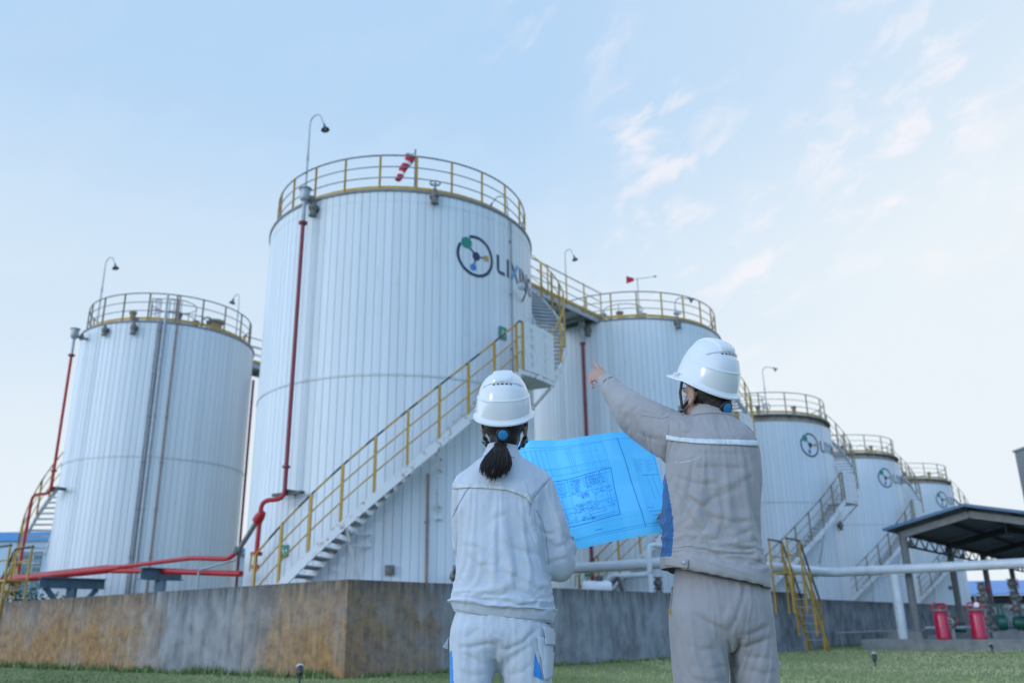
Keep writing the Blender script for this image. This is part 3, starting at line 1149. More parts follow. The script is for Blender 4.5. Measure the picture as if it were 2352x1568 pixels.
def make_tank(name, label, pos, Rt, H, cfg, group=None):
    root = thing(name, (pos[0], pos[1], 0), label, 'storage tank', group)
    npan = int(2 * pi * Rt / 0.212)
    link('shell', shell_mesh(Rt, H - cfg.get('band', 0), 0.9, cfg['seam'], npan), root)
    mb = MB()
    mb.lathe([(Rt + 0.55, -0.3), (Rt + 0.55, 0.95), (0.1, 0.95)], 48)
    mb.build('foundation', M['plinth'], root, sharp=30)
    hb = H - cfg.get('band', 0)
    if cfg.get('band'):
        mb = MB()
        mb.lathe([(Rt - 0.05, hb - 0.02), (Rt + 0.03, hb - 0.02), (Rt + 0.03, hb + 0.02), (Rt - 0.16, hb + 0.06), (Rt - 0.20, H), (Rt - 0.02, H), (Rt - 0.02, H + 0.03)], 96)
        mb.build('roof_band', M['rustband'], root, sharp=30)
    mb = MB()
    mb.lathe([(Rt - 0.01, H - 0.07), (Rt + 0.045, H - 0.07), (Rt + 0.045, H - 0.005), (Rt - 0.02, H)], 96)
    mb.build('roof_rim', M['rim'], root, sharp=30)
    mb = MB()
    mb.lathe([(Rt - 0.01, H - 0.004), (2.0, H + 0.45), (0.9, H + 0.72), (0.01, H + 0.78)], 64)
    rf = mb.build('roof', M['roof'], root, sharp=30)
    mb = MB()          # little guard ring round the roof's centre
    for z in (1.9, 1.35):
        mb.tube([pol(0.85, 15 * k, H + z - 0.15) for k in range(24)], 0.018, 6, closed=True)
    for k in range(6):
        mb.tube([pol(0.85, 60 * k + 10, H + 0.7), pol(0.85, 60 * k + 10, H + 1.75)], 0.018, 6)
    mb.build('roof_guard', M['rail'], rf)
    # guardrail
    rr = Rt - 0.17
    mb = MB()
    for h, r in ((1.13, 0.024), (0.78, 0.016), (0.45, 0.016)):
        mb.tube([pol(rr, 5 * k, H + h) for k in range(72)], r, 6, closed=True)
    gr = mb.build('guardrail', M['rail'], root)
    mb = MB()
    mb.lathe([(rr + 0.005, H + 0.09), (rr + 0.012, H + 0.09), (rr + 0.012, H + 0.19), (rr + 0.005, H + 0.19), (rr + 0.005, H + 0.09)], 96)
    mb.build('toe_board', M['yellow'], gr, sharp=30)
    pm = MB()
    pm.box((0, 0, 0.565), (0.02, 0.06, 1.13))
    pm.box((0.02, 0, 0.565), (0.04, 0.016, 1.12))
    pme = pm.mesh('post', M[cfg.get('postmat', 'yellow')], smooth=False)
    for k in range(cfg.get('nposts', 24)):
        a = cfg.get('post_a', -92.4) + 360.0 * k / cfg.get('nposts', 24)
        o = link('post', pme, gr, pol(rr, a, H))
        o.rotation_euler = (0, 0, R(a))
    if cfg.get('stair'):
        make_stairs(root, Rt, H, cfg['stair'], cfg['stair'].get('sgn', 1))
    if cfg.get('emblem'):
        make_emblem(root, Rt, *cfg['emblem'])
    for v in cfg.get('valves', []):
        rim_valve(root, Rt, *v)
    for v in cfg.get('vents', []):
        roof_vent(rf, *v)
    for v in cfg.get('roof_steps', []):
        roof_steps(rf, *v)
    for (a, z0, z1, r, mt) in cfg.get('conduits', []):
        mb = MB()
        mb.tube([pol(Rt + r + 0.03, a, z0), pol(Rt + r + 0.03, a, z1)], r, 8)
        z = z0 + 0.6
        while z < min(z1, H):
            mb.box(pol(Rt + 0.01 + r, a, z), (0.05, 2.6 * r + 0.02, 0.04), rz=R(a))
            z += 1.6
        mb.build('conduit', M[mt], root)
    for (a, z, w, h) in cfg.get('signs', []):
        s = Surf(Rt, a, z, 0.05)
        mb = MB()
        rings = []
        for u in (-w / 2, 0, w / 2):
            rings.append([s.p(u, -h / 2, -0.02), s.p(u, -h / 2), s.p(u, h / 2), s.p(u, h / 2, -0.02)])
        mb.loft(rings)
        sg = mb.build('exit_sign', M['signgreen'], root, smooth=False)
        mb = MB()
        s.disc(mb, -0.02, 0.065, 0.02, 10, 0.004)
        s.line(mb, [(-0.02, 0.04), (-0.01, -0.01), (0.03, -0.03), (0.03, -0.08)], 0.02, dr=0.004)
        s.line(mb, [(-0.01, -0.01), (-0.05, -0.05), (-0.08, -0.05)], 0.02, dr=0.004)
        s.line(mb, [(-0.07, 0.02), (-0.01, 0.03), (0.04, 0.0)], 0.016, dr=0.004)
        s.line(mb, [(0.07, 0.0), (0.13, 0.0)], 0.02, dr=0.004)
        s.line(mb, [(0.10, 0.03), (0.135, 0.0), (0.10, -0.03)], 0.016, dr=0.004)
        mb.build('pictogram', M['white'], sg, smooth=False)
    for (a, z, s_) in cfg.get('boxes', []):
        mb = MB()
        mb.box(pol(Rt + 0.05, a, z), (0.10, 0.22 * s_, 0.22 * s_), rz=R(a))
        mb.tube([pol(Rt + 0.08, a, z), pol(Rt + 0.15, a, z)], 0.06 * s_, 10)
        mb.build('junction_box', M['valve'], root)
    return root


STAIR = dict(a0=-134, z0=0.28, slope=0.0755, al0=-44.0, al1=-27.0, rail0=-122, brackets=(-95, -71), marks=True)
TALL = dict(seam=6.82, stair=STAIR, emblem=(-52.6, 10.33), nposts=24, post_a=-92.4,
            valves=[(-70.8, 11.80, True, 1.0), (-118.6, 11.62, False, 1.0)],
            conduits=[(-33.0, 1.0, 11.9, 0.02, 'rail'), (-71.5, 1.0, 4.35, 0.03, 'rustpipe')],
            signs=[(-38.9, 8.35, 0.30, 0.34), (-123.6, 2.62, 0.32, 0.28)], boxes=[(-83.6, 2.10, 1.0)])
MAIN_P, T2_P, LEFT_P = (-3.356, 24.56), (4.81, 34.97), (-13.65, 32.66)
T3_P, T4_P, T5_P = (12.75, 45.44), (20.75, 55.98), (29.03, 66.3)
RT, HT = 3.967, 11.96
main = make_tank('storage_tank', 'largest and nearest white tank, with round logo, yellow stair rail and windsock on its roof', MAIN_P, RT, HT, TALL)
cfg2 = dict(TALL)
cfg2.update(vents=[(3.3, -112, 12.02, 0.6, 'galv', 0.45), (3.4, -100, 12.02, 0.55, 'drum', 0.42), (3.3, -84, 12.02, 0.45, 'valve', 0.35)], valves=[(-67.5, 11.80, True, 1.0), (-117.5, 11.60, False, 1.0)], post_a=-89.6, conduits=[], boxes=[])
tank2 = make_tank('storage_tank', 'white tank second in the row, behind the pointing hand and the man in grey', T2_P, RT, HT, cfg2)
cfgL = dict(seam=6.6, nposts=20, post_a=-84.0, postmat='brownrail',
            stair=dict(a0=-120, z0=1.3, slope=0.088, al0=-9, al1=-4, rail0=-120, sgn=-1, mirror=-255, brackets=()),
            vents=[(2.55, -30, 11.68, 1.15, 'drum', 0.55), (2.45, -48, 11.68, 0.5, 'valve', 0.35, True), (2.6, -100, 11.68, 0.5, 'drum', 0.5), (2.3, -62, 11.7, 0.4, 'valve', 0.6)],
            roof_steps=[(-78, 2.6, 1.0, 11.7, 12.3)],
            valves=[(-109.9, 11.25, False, 0.9), (-90.1, 11.25, True, 1.0)],
            conduits=[(-72.0, 1.0, 12.6, 0.05, 'galv'), (-74.3, 1.0, 11.6, 0.035, 'rail'), (-76.0, 1.0, 11.6, 0.03, 'galv'), (-64.5, 1.0, 12.6, 0.032, 'rustpipe')])
left = make_tank('storage_tank', 'white tank at the left without a logo, dark pipes running up its front', LEFT_P, 3.2, 11.58, cfgL)
cfg3 = dict(seam=6.3, nposts=18, band=0.36, postmat='brownrail', post_a=-78.0, stair=dict(STAIR, al0=-53.0, al1=-36.5, postmat='brownrail'), emblem=(-62.5, 9.10),
            vents=[(3.3, -110, 10.68, 0.5, 'drum', 0.5), (3.3, -98, 10.68, 0.5, 'valve', 0.5, True), (3.4, -66, 10.68, 0.5, 'drum', 0.5)],
            valves=[(-40, 5.3, False, 1.0)], boxes=[(-72, 3.0, 1.2)])
tank3 = make_tank('storage_tank', 'white tank with brown roof band and logo just right of the man in grey', T3_P, RT, 10.6, cfg3, 'white tanks with brown roof bands')
tank4 = copy_tree(tank3)
tank4.location = (T4_P[0], T4_P[1], 0)
tag(tank4, 'middle one of the three brown-banded white tanks with a logo', 'storage tank', 'white tanks with brown roof bands')
tank5 = copy_tree(tank3)
tank5.location = (T5_P[0], T5_P[1], 0)
tag(tank5, 'smallest looking and farthest white tank with logo, partly behind the canopy roof', 'storage tank', 'white tanks with brown roof bands')


# ------------------------------------------------------------------ roof lamps, windsock, wind vane
def roof_lamp(base, h, heading, reach, drop, label, s=1.0):
    """gooseneck lamp pole: heading in degrees (math angle) towards which the head hangs"""
    t = thing('lamp_pole', base, label, 'lamp', 'gooseneck lamps on the tank roofs')
    d = pol(1, heading, 0)
    top = Vector((0, 0, h))
    pts = [Vector((0, 0, 0)), Vector((0, 0, h * 0.55)), top - Vector((0, 0, reach * 0.5))]
    for k in range(1, 9):
        a = pi * k / 9 * 0.78
        pts.append(top - Vector((0, 0, reach * 0.5)) + d * (reach * 0.42 * (1 - math.cos(a))) + Vector((0, 0, reach * 0.5 * math.sin(a))))
    tip = top + d * reach + Vector((0, 0, -drop))
    pts.append(tip)
    mb = MB()
    mb.tube(pts, [0.028 * s] * 2 + [0.019 * s] * (len(pts) - 2), 7)
    mb.tube([(0, 0, h * 0.52), (0, 0, h * 0.57)], 0.04 * s, 8)
    mb.tube([(0, 0, 0), (0, 0, 0.03)], 0.09, 10)
    mb.build('pole', M['galv'], t)
    ax = (tip - pts[-2]).normalized()
    ax = (ax + Vector((0, 0, -0.8))).normalized()
    q = ax.to_track_quat('Z', 'Y').to_matrix()
    mb = MB()
    mb.lathe([(0.0, -0.04), (0.03, -0.04), (0.034, 0.03), (0.05, 0.05), (0.058, 0.08), (0.115, 0.15), (0.125, 0.17), (0.115, 0.168), (0.055, 0.09), (0.0, 0.08)], 16, c=tip, M=q)
    mb.build('lamp_shade', M['lampdark'], t)
    mb = MB()
    mb.ellipsoid(tip + ax * 0.125, (0.048, 0.048, 0.065), M=q, n=12, k=8)
    mb.build('bulb', M['lampgl'], t)
    return t


def on(P, r, a, z):
    v = pol(r, a, z)
    return (P[0] + v.x, P[1] + v.y, z)


roof_lamp(on(MAIN_P, 3.75, -129.6, HT), 2.98, -22, 0.50, 0.42, 'tall gooseneck lamp at the left rim of the largest tank')
roof_lamp(on(MAIN_P, 3.35, -12, HT), 1.45, 190, 0.50, 0.30, 'short gooseneck lamp at the right rim of the largest tank')
roof_lamp(on(LEFT_P, 3.0, -128, 11.58), 2.85, -22, 0.50, 0.35, 'tall gooseneck lamp at the left rim of the leftmost tank')
roof_lamp(on(LEFT_P, 2.9, -13.5, 11.58), 1.95, 195, 0.22, 0.22, 'small gooseneck lamp at the right rim of the leftmost tank', 0.8)
roof_lamp(on(T2_P, 3.7, -134.5, HT), 3.45, -20, 0.38, 0.34, 'gooseneck lamp by the walkway on the second tank')
roof_lamp(on(T2_P, 3.5, -62, HT), 1.1, -10, 0.55, 0.05, 'low gooseneck lamp right of the red wind vane')
roof_lamp(on(T3_P, 3.6, -92, 10.6), 2.5, -10, 0.55, 0.08, 'gooseneck lamp on the tank right of the man in grey')
roof_lamp(on(T3_P, 3.7, -146, 10.6), 2.6, 150, 0.5, 0.3, 'gooseneck lamp rising just behind the man in grey and his helmet')
roof_lamp(on(T4_P, 3.6, -130, 10.6), 2.6, -12, 0.7, 0.15, 'gooseneck lamp on the middle brown-banded tank')
roof_lamp(on(T5_P, 3.6, -150, 10.6), 2.9, -12, 0.7, 0.25, 'gooseneck lamp on the farthest tank')


def make_windsock():
    base = Vector((MAIN_P[0] + 0.32, MAIN_P[1] + 0.0, HT + 0.76))
    t = thing('windsock', base, 'red and white windsock on the roof of the largest tank', 'windsock')
    mb = MB()
    mb.tube([(0, 0, 0), (0, 0, 2.75)], [0.03, 0.018], 8)
    arm = Vector((-0.16, -0.02, 2.55))
    mb.tube([(0, 0, 2.72), arm], 0.012, 6)
    mb.ellipsoid((0, 0, 2.78), (0.035, 0.035, 0.035), n=8, k=6)
    ax = Vector((-0.36, -0.05, -0.93)).normalized()
    a = ax.cross(Vector((0, 1, 0))).normalized()
    b = ax.cross(a)
    r = 0.16
    mb.tube([arm + (a * math.cos(2 * pi * j / 16) + b * math.sin(2 * pi * j / 16)) * r for j in range(16)], 0.012, 5, closed=True)
    mb.build('pole', M['lampdark'], t)
    mb = MB()
    n = 18
    L_ = 0.95
    stops = [0, 0.02, 0.24, 0.25, 0.33, 0.34, 0.70, 0.71, 0.78, 0.79, 1.0]
    cols = [0, 0, 0, 1, 1, 0, 0, 1, 1, 0, 0]
    rings = []
    cr = []
    for s in [i / 40 for i in range(41)]:
        rr = r * (1 - 0.42 * s)
        c = arm + ax * L_ * s + a * 0.025 * math.sin(s * 9) + Vector((-0.05 * s * s, 0, 0))
        rg = []
        for j in range(n):
            t_ = 2 * pi * j / n
            f = rr * (1 + 0.06 * math.sin(3 * t_ + 7 * s))
            rg.append(c + a * math.cos(t_) * f + b * math.sin(t_) * f * 0.75)
        rings.append(rg)
        cr.append(1 if 0.24 <= s < 0.34 or 0.66 <= s < 0.76 else 0)
    for i in range(40):
        k = len(mb.v)
        mb.add(rings[i] + rings[i + 1], [(j, (j + 1) % n, n + (j + 1) % n, n + j) for j in range(n)], cr[i])
    mb.build('sock', [M['sockred'], M['sockwhite']], t, sharp=60)


make_windsock()

t = thing('wind_vane', (5.52, 34.97, HT + 0.7), 'red arrow wind vane on the roof of the second tank', 'wind vane')
mb = MB()
mb.tube([(0, 0, -0.1), (0, 0, 2.55)], [0.035, 0.02], 8)
mb.tube([(-0.15, 0, 2.5), (0.78, 0.1, 2.66)], 0.014, 6)
mb.ellipsoid((0.80, 0.1, 2.665), (0.07, 0.05, 0.05), n=10, k=6)
mb.box((0, 0, 0.9), (0.12, 0.12, 0.3))
mb.build('pole', M['galv'], t)
mb = MB()
vs = [(-0.16, -0.01, 2.56), (-0.16, -0.01, 2.42), (-0.48, -0.01, 2.30), (-0.48, -0.01, 2.66)]
mb.add(vs + [(x, y + 0.02, z) for x, y, z in vs], [(0, 1, 2, 3), (7, 6, 5, 4), (0, 4, 5, 1), (1, 5, 6, 2), (2, 6, 7, 3), (3, 7, 4, 0)])
mb.build('tail_fin', M['sockred'], t, smooth=False)

# floodlight on the side of the largest tank
t = thing('floodlight', on(MAIN_P, RT, -30.0, 9.75), 'round glass floodlight on an arm, over the last letters on the largest tank', 'floodlight')
t.rotation_euler = (0, 0, R(-30))
mb = MB()
mb.tube(fillet([(0.0, 0.45, -0.15), (0.20, 0.35, 0.05), (0.30, 0.0, 0.05)], 0.15), 0.022, 7)
mb.tube([(0.30, 0.02, 0.05), (0.30, -0.10, 0.04)], 0.06, 10)
mb.build('arm', M['darksteel'], t)
mb = MB()
q = Vector((0.55, -0.8, -0.25)).to_track_quat('Z', 'Y').to_matrix()
mb.lathe([(0.0, -0.06), (0.07, -0.06), (0.105, 0.01), (0.115, 0.05), (0.105, 0.055), (0.07, 0.075), (0.0, 0.08)], 20, c=(0.32, -0.16, 0.03), M=q, mis=[0, 0, 0, 0, 1, 1])
mb.build('lamp_head', [M['galv'], M['lampgl']], t)


# ------------------------------------------------------------------ walkways
def walkway(p, q, z, label, w=1.0, legs=False):
    p, q = Vector((*p, z)), Vector((*q, z))
    L_ = (q - p).length
    d = (q - p).normalized()
    t = thing('walkway', p, label, 'walkway', rz=math.atan2(d.y, d.x))
    mb = MB()
    mb.box((L_ / 2, 0, 0.0), (L_, w, 0.04))
    for s in (-1, 1):
        mb.box((L_ / 2, s * (w / 2 + 0.03), -0.06), (L_, 0.055, 0.22))
    k = 0.5
    while k < L_:
        mb.box((k, 0, -0.07), (0.05, w - 0.03, 0.09))
        k += 0.9
    if legs:
        for s in (-1, 1):
            mb.bar((L_ - 0.2, s * 0.4, -0.1), (L_ - 0.2, s * 0.4, -z + 0.1), 0.14, 0.14)
    mb.build('deck', M['galv'], t, smooth=False)
    for s in (-1, 1):
        mb = MB()
        for h, r in ((1.13, 0.022), (0.78, 0.016), (0.45, 0.016)):
            mb.tube([(0, s * (w / 2 + 0.03), h), (L_, s * (w / 2 + 0.03), h)], r, 6)
        hr = mb.build('handrail', M['rail'], t)
        mb = MB()
        mb.box((L_ / 2, s * (w / 2 + 0.075), 0.10), (L_, 0.02, 0.12))
        mb.build('toe_board', M['yellow'], hr, smooth=False)
        n = max(2, int(L_ / 1.05))
        for i in range(n + 1):
            mb = MB()
            mb.box((L_ * i / n, s * (w / 2 + 0.10), 0.55), (0.065, 0.02, 1.16))
            mb.build('post', M['yellow'], hr, smooth=False)
    return t


def off(P, d, r, side=0.0):
    return (P[0] + d.x * r - d.y * side, P[1] + d.y * r + d.x * side)


walkway(off(MAIN_P, DR, 3.7, -0.35), off(T2_P, DR, -3.7, -0.35), HT + 0.06, 'grey elevated walkway with yellow posts between the two tallest tanks', w=1.5)
walkway(off(LEFT_P, DR, 3.0), off(LEFT_P, DR, 9.0), 11.6, 'short stretch of elevated walkway between leftmost and largest tank', legs=True)


# ------------------------------------------------------------------ red risers and pipes
def riser(P, Rt, r, a, zb, zt, label, chamber=True, tail=None, thick=0.056, mat='darkred'):
    base = Vector(on(P, r, a, 0))
    t = thing('fire_riser', base, label, 'pipe', 'red fire risers on the tanks')
    d = pol(1, a, 0)
    pts = [(0, 0, zt)]
    if tail:
        pts += [(0, 0, zb)] + [tuple(Vector(x) - base) for x in tail]
        pp = fillet(pts, 0.22)
    else:
        pp = [(0, 0, zt), (0, 0, zb)]
    mb = MB()
    k = len(pp)
    mb.tube(pp, thick, 12, mis=[0] * 2 + [1] * (k - 2) if tail else None)
    mb.build('pipe', [M[mat], M['red']], t)
    if chamber:
        mb = MB()
        mb.tube([(0, 0, zt - 0.04), (0, 0, zt + 0.02)], 0.115, 16)
        mb.tube([(0, 0, zb + 0.75), (0, 0, zb + 0.80)], 0.10, 12)
        mb.build('flange', M['darkred'], t)
        mb = MB()
        mb.tube([(0, 0, zt), (0, 0, zt + 0.7)], thick * 1.0, 12)
        mb.lathe([(0.0, zt + 0.62), (0.07, zt + 0.62), (0.125, zt + 0.68), (0.135, zt + 0.70), (0.135, zt + 0.98), (0.175, zt + 0.985), (0.175, zt + 1.01), (0.0, zt + 1.015)], 20)
        mb.tube([Vector((0, 0, zt + 0.72)), Vector((0, 0, zt + 0.72)) - d * (r - Rt + 0.02)], 0.05, 10)
        mb.build('foam_chamber', M['galv'], t)
        mb = MB()
        c = -d * (r - Rt) * 0.45 + Vector((0, 0, zt + 0.75)) + pol(1, a + 90, 0) * 0.10
        mb.ellipsoid(c, (0.085, 0.085, 0.10), n=12, k=8)
        mb.tube([c - Vector((0, 0, 0.14)), c + Vector((0, 0, 0.08))], 0.05, 10)
        mb.build('valve', M['valve'], t)
    if tail:
        mb = MB()
        mb.box(Vector((0, 0, zb + 0.14)) - d * 0.12, (0.95, 0.14, 0.07), rz=R(a) + pi / 2)
        mb.box(Vector((0, 0, zb + 0.19)) - d * 0.30, (0.14, 0.5, 0.09), rz=R(a) + pi / 2)
        mb.build('bracket', M['darksteel'], t, smooth=False)
        e = Vector(tail[-1]) - base
        mb = MB()
        mb.tube([e + Vector((0, 0, 0.02)), e - Vector((0, 0, 0.06))], 0.14, 14)
        mb.tube([e, e - Vector((0, 0, 0.36))], 0.04, 8)
        mb.box(e - Vector((0, 0, 0.32)), (0.16, 0.09, 0.09))
        mb.build('drain', M['red'], t)
    return t


riser(MAIN_P, RT, 4.33, -120.1, 3.80, 11.12, 'dull red fire riser up the front of the largest tank, bent left below', True,
      [(-6.08, 20.86, 3.78), (-6.10, 20.84, 2.55)])
riser(LEFT_P, 3.2, 3.68, -130.3, 5.42, 10.42, 'thin red fire riser left of the leftmost tank', True,
      [(-16.72, 30.0, 5.40), (-16.80, 30.02, 2.45)], 0.05, 'red')
riser(LEFT_P, 3.2, 3.42, 1.5, 2.0, 10.2, 'thin dark red riser down the right edge of the leftmost tank', False, None, 0.05)
riser(T2_P, RT, 4.25, -119.8, 2.2, 11.05, 'dull red fire riser up the second tank, left of the pointing hand', True, None, 0.066)

t = thing('red_pipe', (-11.44, 24.99, 2.45), 'bright red fire water pipes running along behind the left wall', 'pipe')
b0 = Vector((-11.44, 24.99, 2.45))
sub = lambda L_: [tuple(Vector(p) - b0) for p in L_]
mb = MB()
mb.tube(sub([(-21.5, 32.9, 2.52), (-16.98, 29.34, 2.50), (-11.5, 25.03, 2.52), (-10.9, 24.55, 2.53)]), [0.125, 0.125, 0.118, 0.062], 14)
mb.build('main_pipe', M['red'], t)
mb = MB()
mb.tube(fillet(sub([(-11.2, 24.8, 2.54), (-8.2, 22.45, 2.585), (-6.95, 21.45, 2.47), (-6.66, 21.22, 2.63)]), 0.25), 0.056, 12)
mb.build('branch_pipe', M['red'], t)
mb = MB()
mb.tube(sub([(-11.3, 24.88, 2.46), (-9.97, 23.83, 2.38), (-6.50, 21.10, 2.10)]), 0.068, 12)
mb.build('branch_pipe', M['red'], t)
mb = MB()
a_, b_ = Vector((-6.66, 21.22, 2.63)), Vector((-6.14, 20.84, 3.30))
mb.tube(sub([a_, b_]), 0.062, 12)
dd = (b_ - a_).normalized()
mb.build('hose', M['hose'], t)
mb = MB()
mb.tube(sub([a_ - dd * 0.05, a_ + dd * 0.05]), 0.12, 12)
mb.build('flange', M['valve'], t)
mb = MB()
mb.tube(sub([b_ - dd * 0.02, b_ + dd * 0.10, b_ + dd * 0.26]), [0.125, 0.125, 0.085], 12)
mb.build('flange', M['red'], t)


def pipe_stand(x, y, top, L_, brace, label):
    t = thing('pipe_stand', (x, y, 0), label, 'pipe support', 'blue-grey steel stands under the red pipes')
    mb = MB()
    d = Vector((0.618, 0.786, 0))
    c = Vector((0, 0, top - 0.15))
    h = L_ / 2
    for z in (top - 0.012, top - 0.288):
        mb.bar(Vector((0, 0, z)) - d * h, Vector((0, 0, z)) + d * h, 0.26, 0.024)
    mb.bar(c - d * h, c + d * h, 0.03, 0.252)
    mb.build('beam', M['bluesteel'], t, smooth=False)
    mb = MB()
    mb.bar((0, 0, 0), (0, 0, top - 0.30), 0.22, 0.22)
    mb.build('post', M['bluesteel'], t, smooth=False)
    if brace:
        for s in (-1, 1):
            mb = MB()
            mb.bar(d * s * 0.12 + Vector((0, 0, top - 1.0)), d * s * h * 0.78 + Vector((0, 0, top - 0.30)), 0.12, 0.12)
            mb.build('brace', M['bluesteel'], t, smooth=False)


pipe_stand(-13.0, 26.2, 2.36, 1.9, True, 'blue-grey steel pipe stand with two slanting braces')
pipe_stand(-9.25, 23.25, 2.40, 1.15, False, 'narrow blue-grey pipe stand without braces')

# thin grey water pipe and its post behind the left wall
t = thing('grey_pipe', (-7.4, 21.6, 0), 'thin grey pipe on a post between the red pipe and the largest tank', 'pipe')
mb = MB()
mb.tube(fillet([(-0.4, 0.3, 0.0), (-0.4, 0.3, 2.25), (0.75, -0.55, 2.42)], 0.08), 0.028, 8)
mb.build('pipe', M['galv'], t)

# white process pipe and supports on the right
t = thing('white_pipe', (13.1, 38.6, 0), 'thick white pipe running across on posts behind the man and out to the right', 'pipe')
b0 = Vector((13.1, 38.6, 0))
cB = CORNER + DR * 13.35 + NR * 0.30
cB.z = 2.60
cC = CORNER + DR * 22.75 + NR * 0.893
cC.z = 2.58
cA = cB - NR * 11.5
cA.z = 2.62
cD = cC + NR * 12.5
cD.z = 2.58
mb = MB()
mb.tube(fillet([cA - b0, cB - b0, cC - b0, cD - b0], 0.5, 8), 0.165, 16)
mb.build('pipe', M['whitepipe'], t)
for f_ in (0.13, 0.53, 0.78):
    mb = MB()
    p_ = cC.lerp(cD, f_) - b0
    dd = (cD - cC).normalized()
    mb.tube([p_ - dd * 0.04, p_ + dd * 0.04], 0.19, 16)
    mb.build('joint', M['whitepipe'], t)


def pipe_support(p, top, label, r=0.17, foot=True, mat='whitepipe'):
    t = thing('pipe_post', (p[0], p[1], 0), label, 'pipe support', 'posts under the white pipe')
    mb = MB()
    mb.tube([(0, 0, -0.1), (0, 0, top)], r, 14)
    mb.build('post', M[mat], t)
    mb = MB()
    mb.tube([(-0.30, 0.23, top), (0.30, -0.23, top)], 0.06, 8)
    mb.build('saddle', M[mat], t)
    if foot:
        mb = MB()
        mb.box((0.25, 0.2, 0.16), (1.15, 0.7, 0.62), rz=rzr + pi / 2)
        mb.build('footing', M['plinth'], t, smooth=False)


pipe_support((13.56, 32.0), 2.40, 'white round pipe post standing on a concrete block beside the canopy')
pS = cC - DR * 6.5 + NR * 0.0
pS2 = cC + NR * 6.9
pipe_support((pS2.x, pS2.y), 2.40, 'dark grey pipe post under the white pipe near the right edge', 0.13, False, 'canopysteel')

# thin pipe low along the foot of the right wall
t = thing('thin_pipe', CORNER + DR * 24 + NR * 0.5 + Vector((0, 0, 0.42)), 'thin rusty grey pipe running low along the foot of the right wall', 'pipe', rz=rzr)
mb = MB()
mb.tube([(0, 0, 0), (16.5, -0.3, 0.0)], 0.035, 8)
mb.tube([(4.5, -0.08, 0.0), (4.8, -0.09, 0.0)], 0.06, 8)
for x in (0.3, 5.5, 11.0, 16.2):
    mb.bar((x, -0.018 * x, -0.55), (x, -0.018 * x, 0), 0.05, 0.05)
mb.build('pipe', M['galv'], t)


# ------------------------------------------------------------------ yellow step-over stairs
def crossover(org, d, label, zp=2.35, ztop=3.42, flight=1.55, w=0.6, side=1):
    """org: start of platform on the wall; d: direction in which the flight goes down"""
    rz = math.atan2(d.y, d.x)
    t = thing('stepover_stairs', org, label, 'stairs', 'yellow step-over stairs on the wall', rz=rz)
    mb = MB()
    mb.box((0.55, 0, zp), (1.1, w, 0.05))
    for s in (-1, 1):
        mb.bar((1.1, s * w / 2, zp), (1.1 + flight, s * w / 2, 0.0), 0.04, 0.14)
    n = 9
    mb.build('frame', M['yellow'], t, smooth=False)
    for k in range(1, n):
        b = MB()
        b.box((1.1 + flight * k / n, 0, zp * (1 - k / n)), (0.22, w - 0.06, 0.03))
        b.build('step', M['step'], t, smooth=False)
    for s in (-1, 1):
        y = s * w / 2
        mb = MB()
        mb.tube(fillet([(-0.05, y, ztop), (1.1, y, ztop), (1.1 + flight * 0.8, y, ztop - zp * 0.78), (1.1 + flight * 0.8, y, 0.9)], 0.12), 0.034, 8,
                mis=None)
        mb.build('handrail', [M['black']], t)
        mb = MB()
        mb.tube([(0, y, zp + 0.55), (1.1, y, zp + 0.55), (1.1 + flight * 0.8, y, zp * 0.22 + 0.55)], 0.03, 8)
        for x in (0.0, 1.1):
            mb.bar((x, y, 1.1), (x, y, ztop), 0.052, 0.052)
        x = 1.1 + flight * 0.42
        mb.bar((x, y, 0.4), (x, y, ztop - zp * 0.41), 0.065, 0.065)
        x = 1.1 + flight * 0.8
        mb.bar((x, y, -0.1), (x, y, ztop - zp * 0.78), 0.06, 0.06)
        mb.build('rail_frame', M['yellow'], t, smooth=False)
    return t


oC = CORNER + DR * 17.15 + NR * 1.25
crossover((oC.x, oC.y, 0), DR, 'yellow step-over stairs on the right wall beside the man in grey')
oC = CORNER + DL * 14.25 + Vector((0.618, 0.786, 0)) * 0.25
crossover((oC.x, oC.y, 0), DL, 'yellow step-over stairs at the left end of the wall', zp=2.25, ztop=2.75 + 0.45)


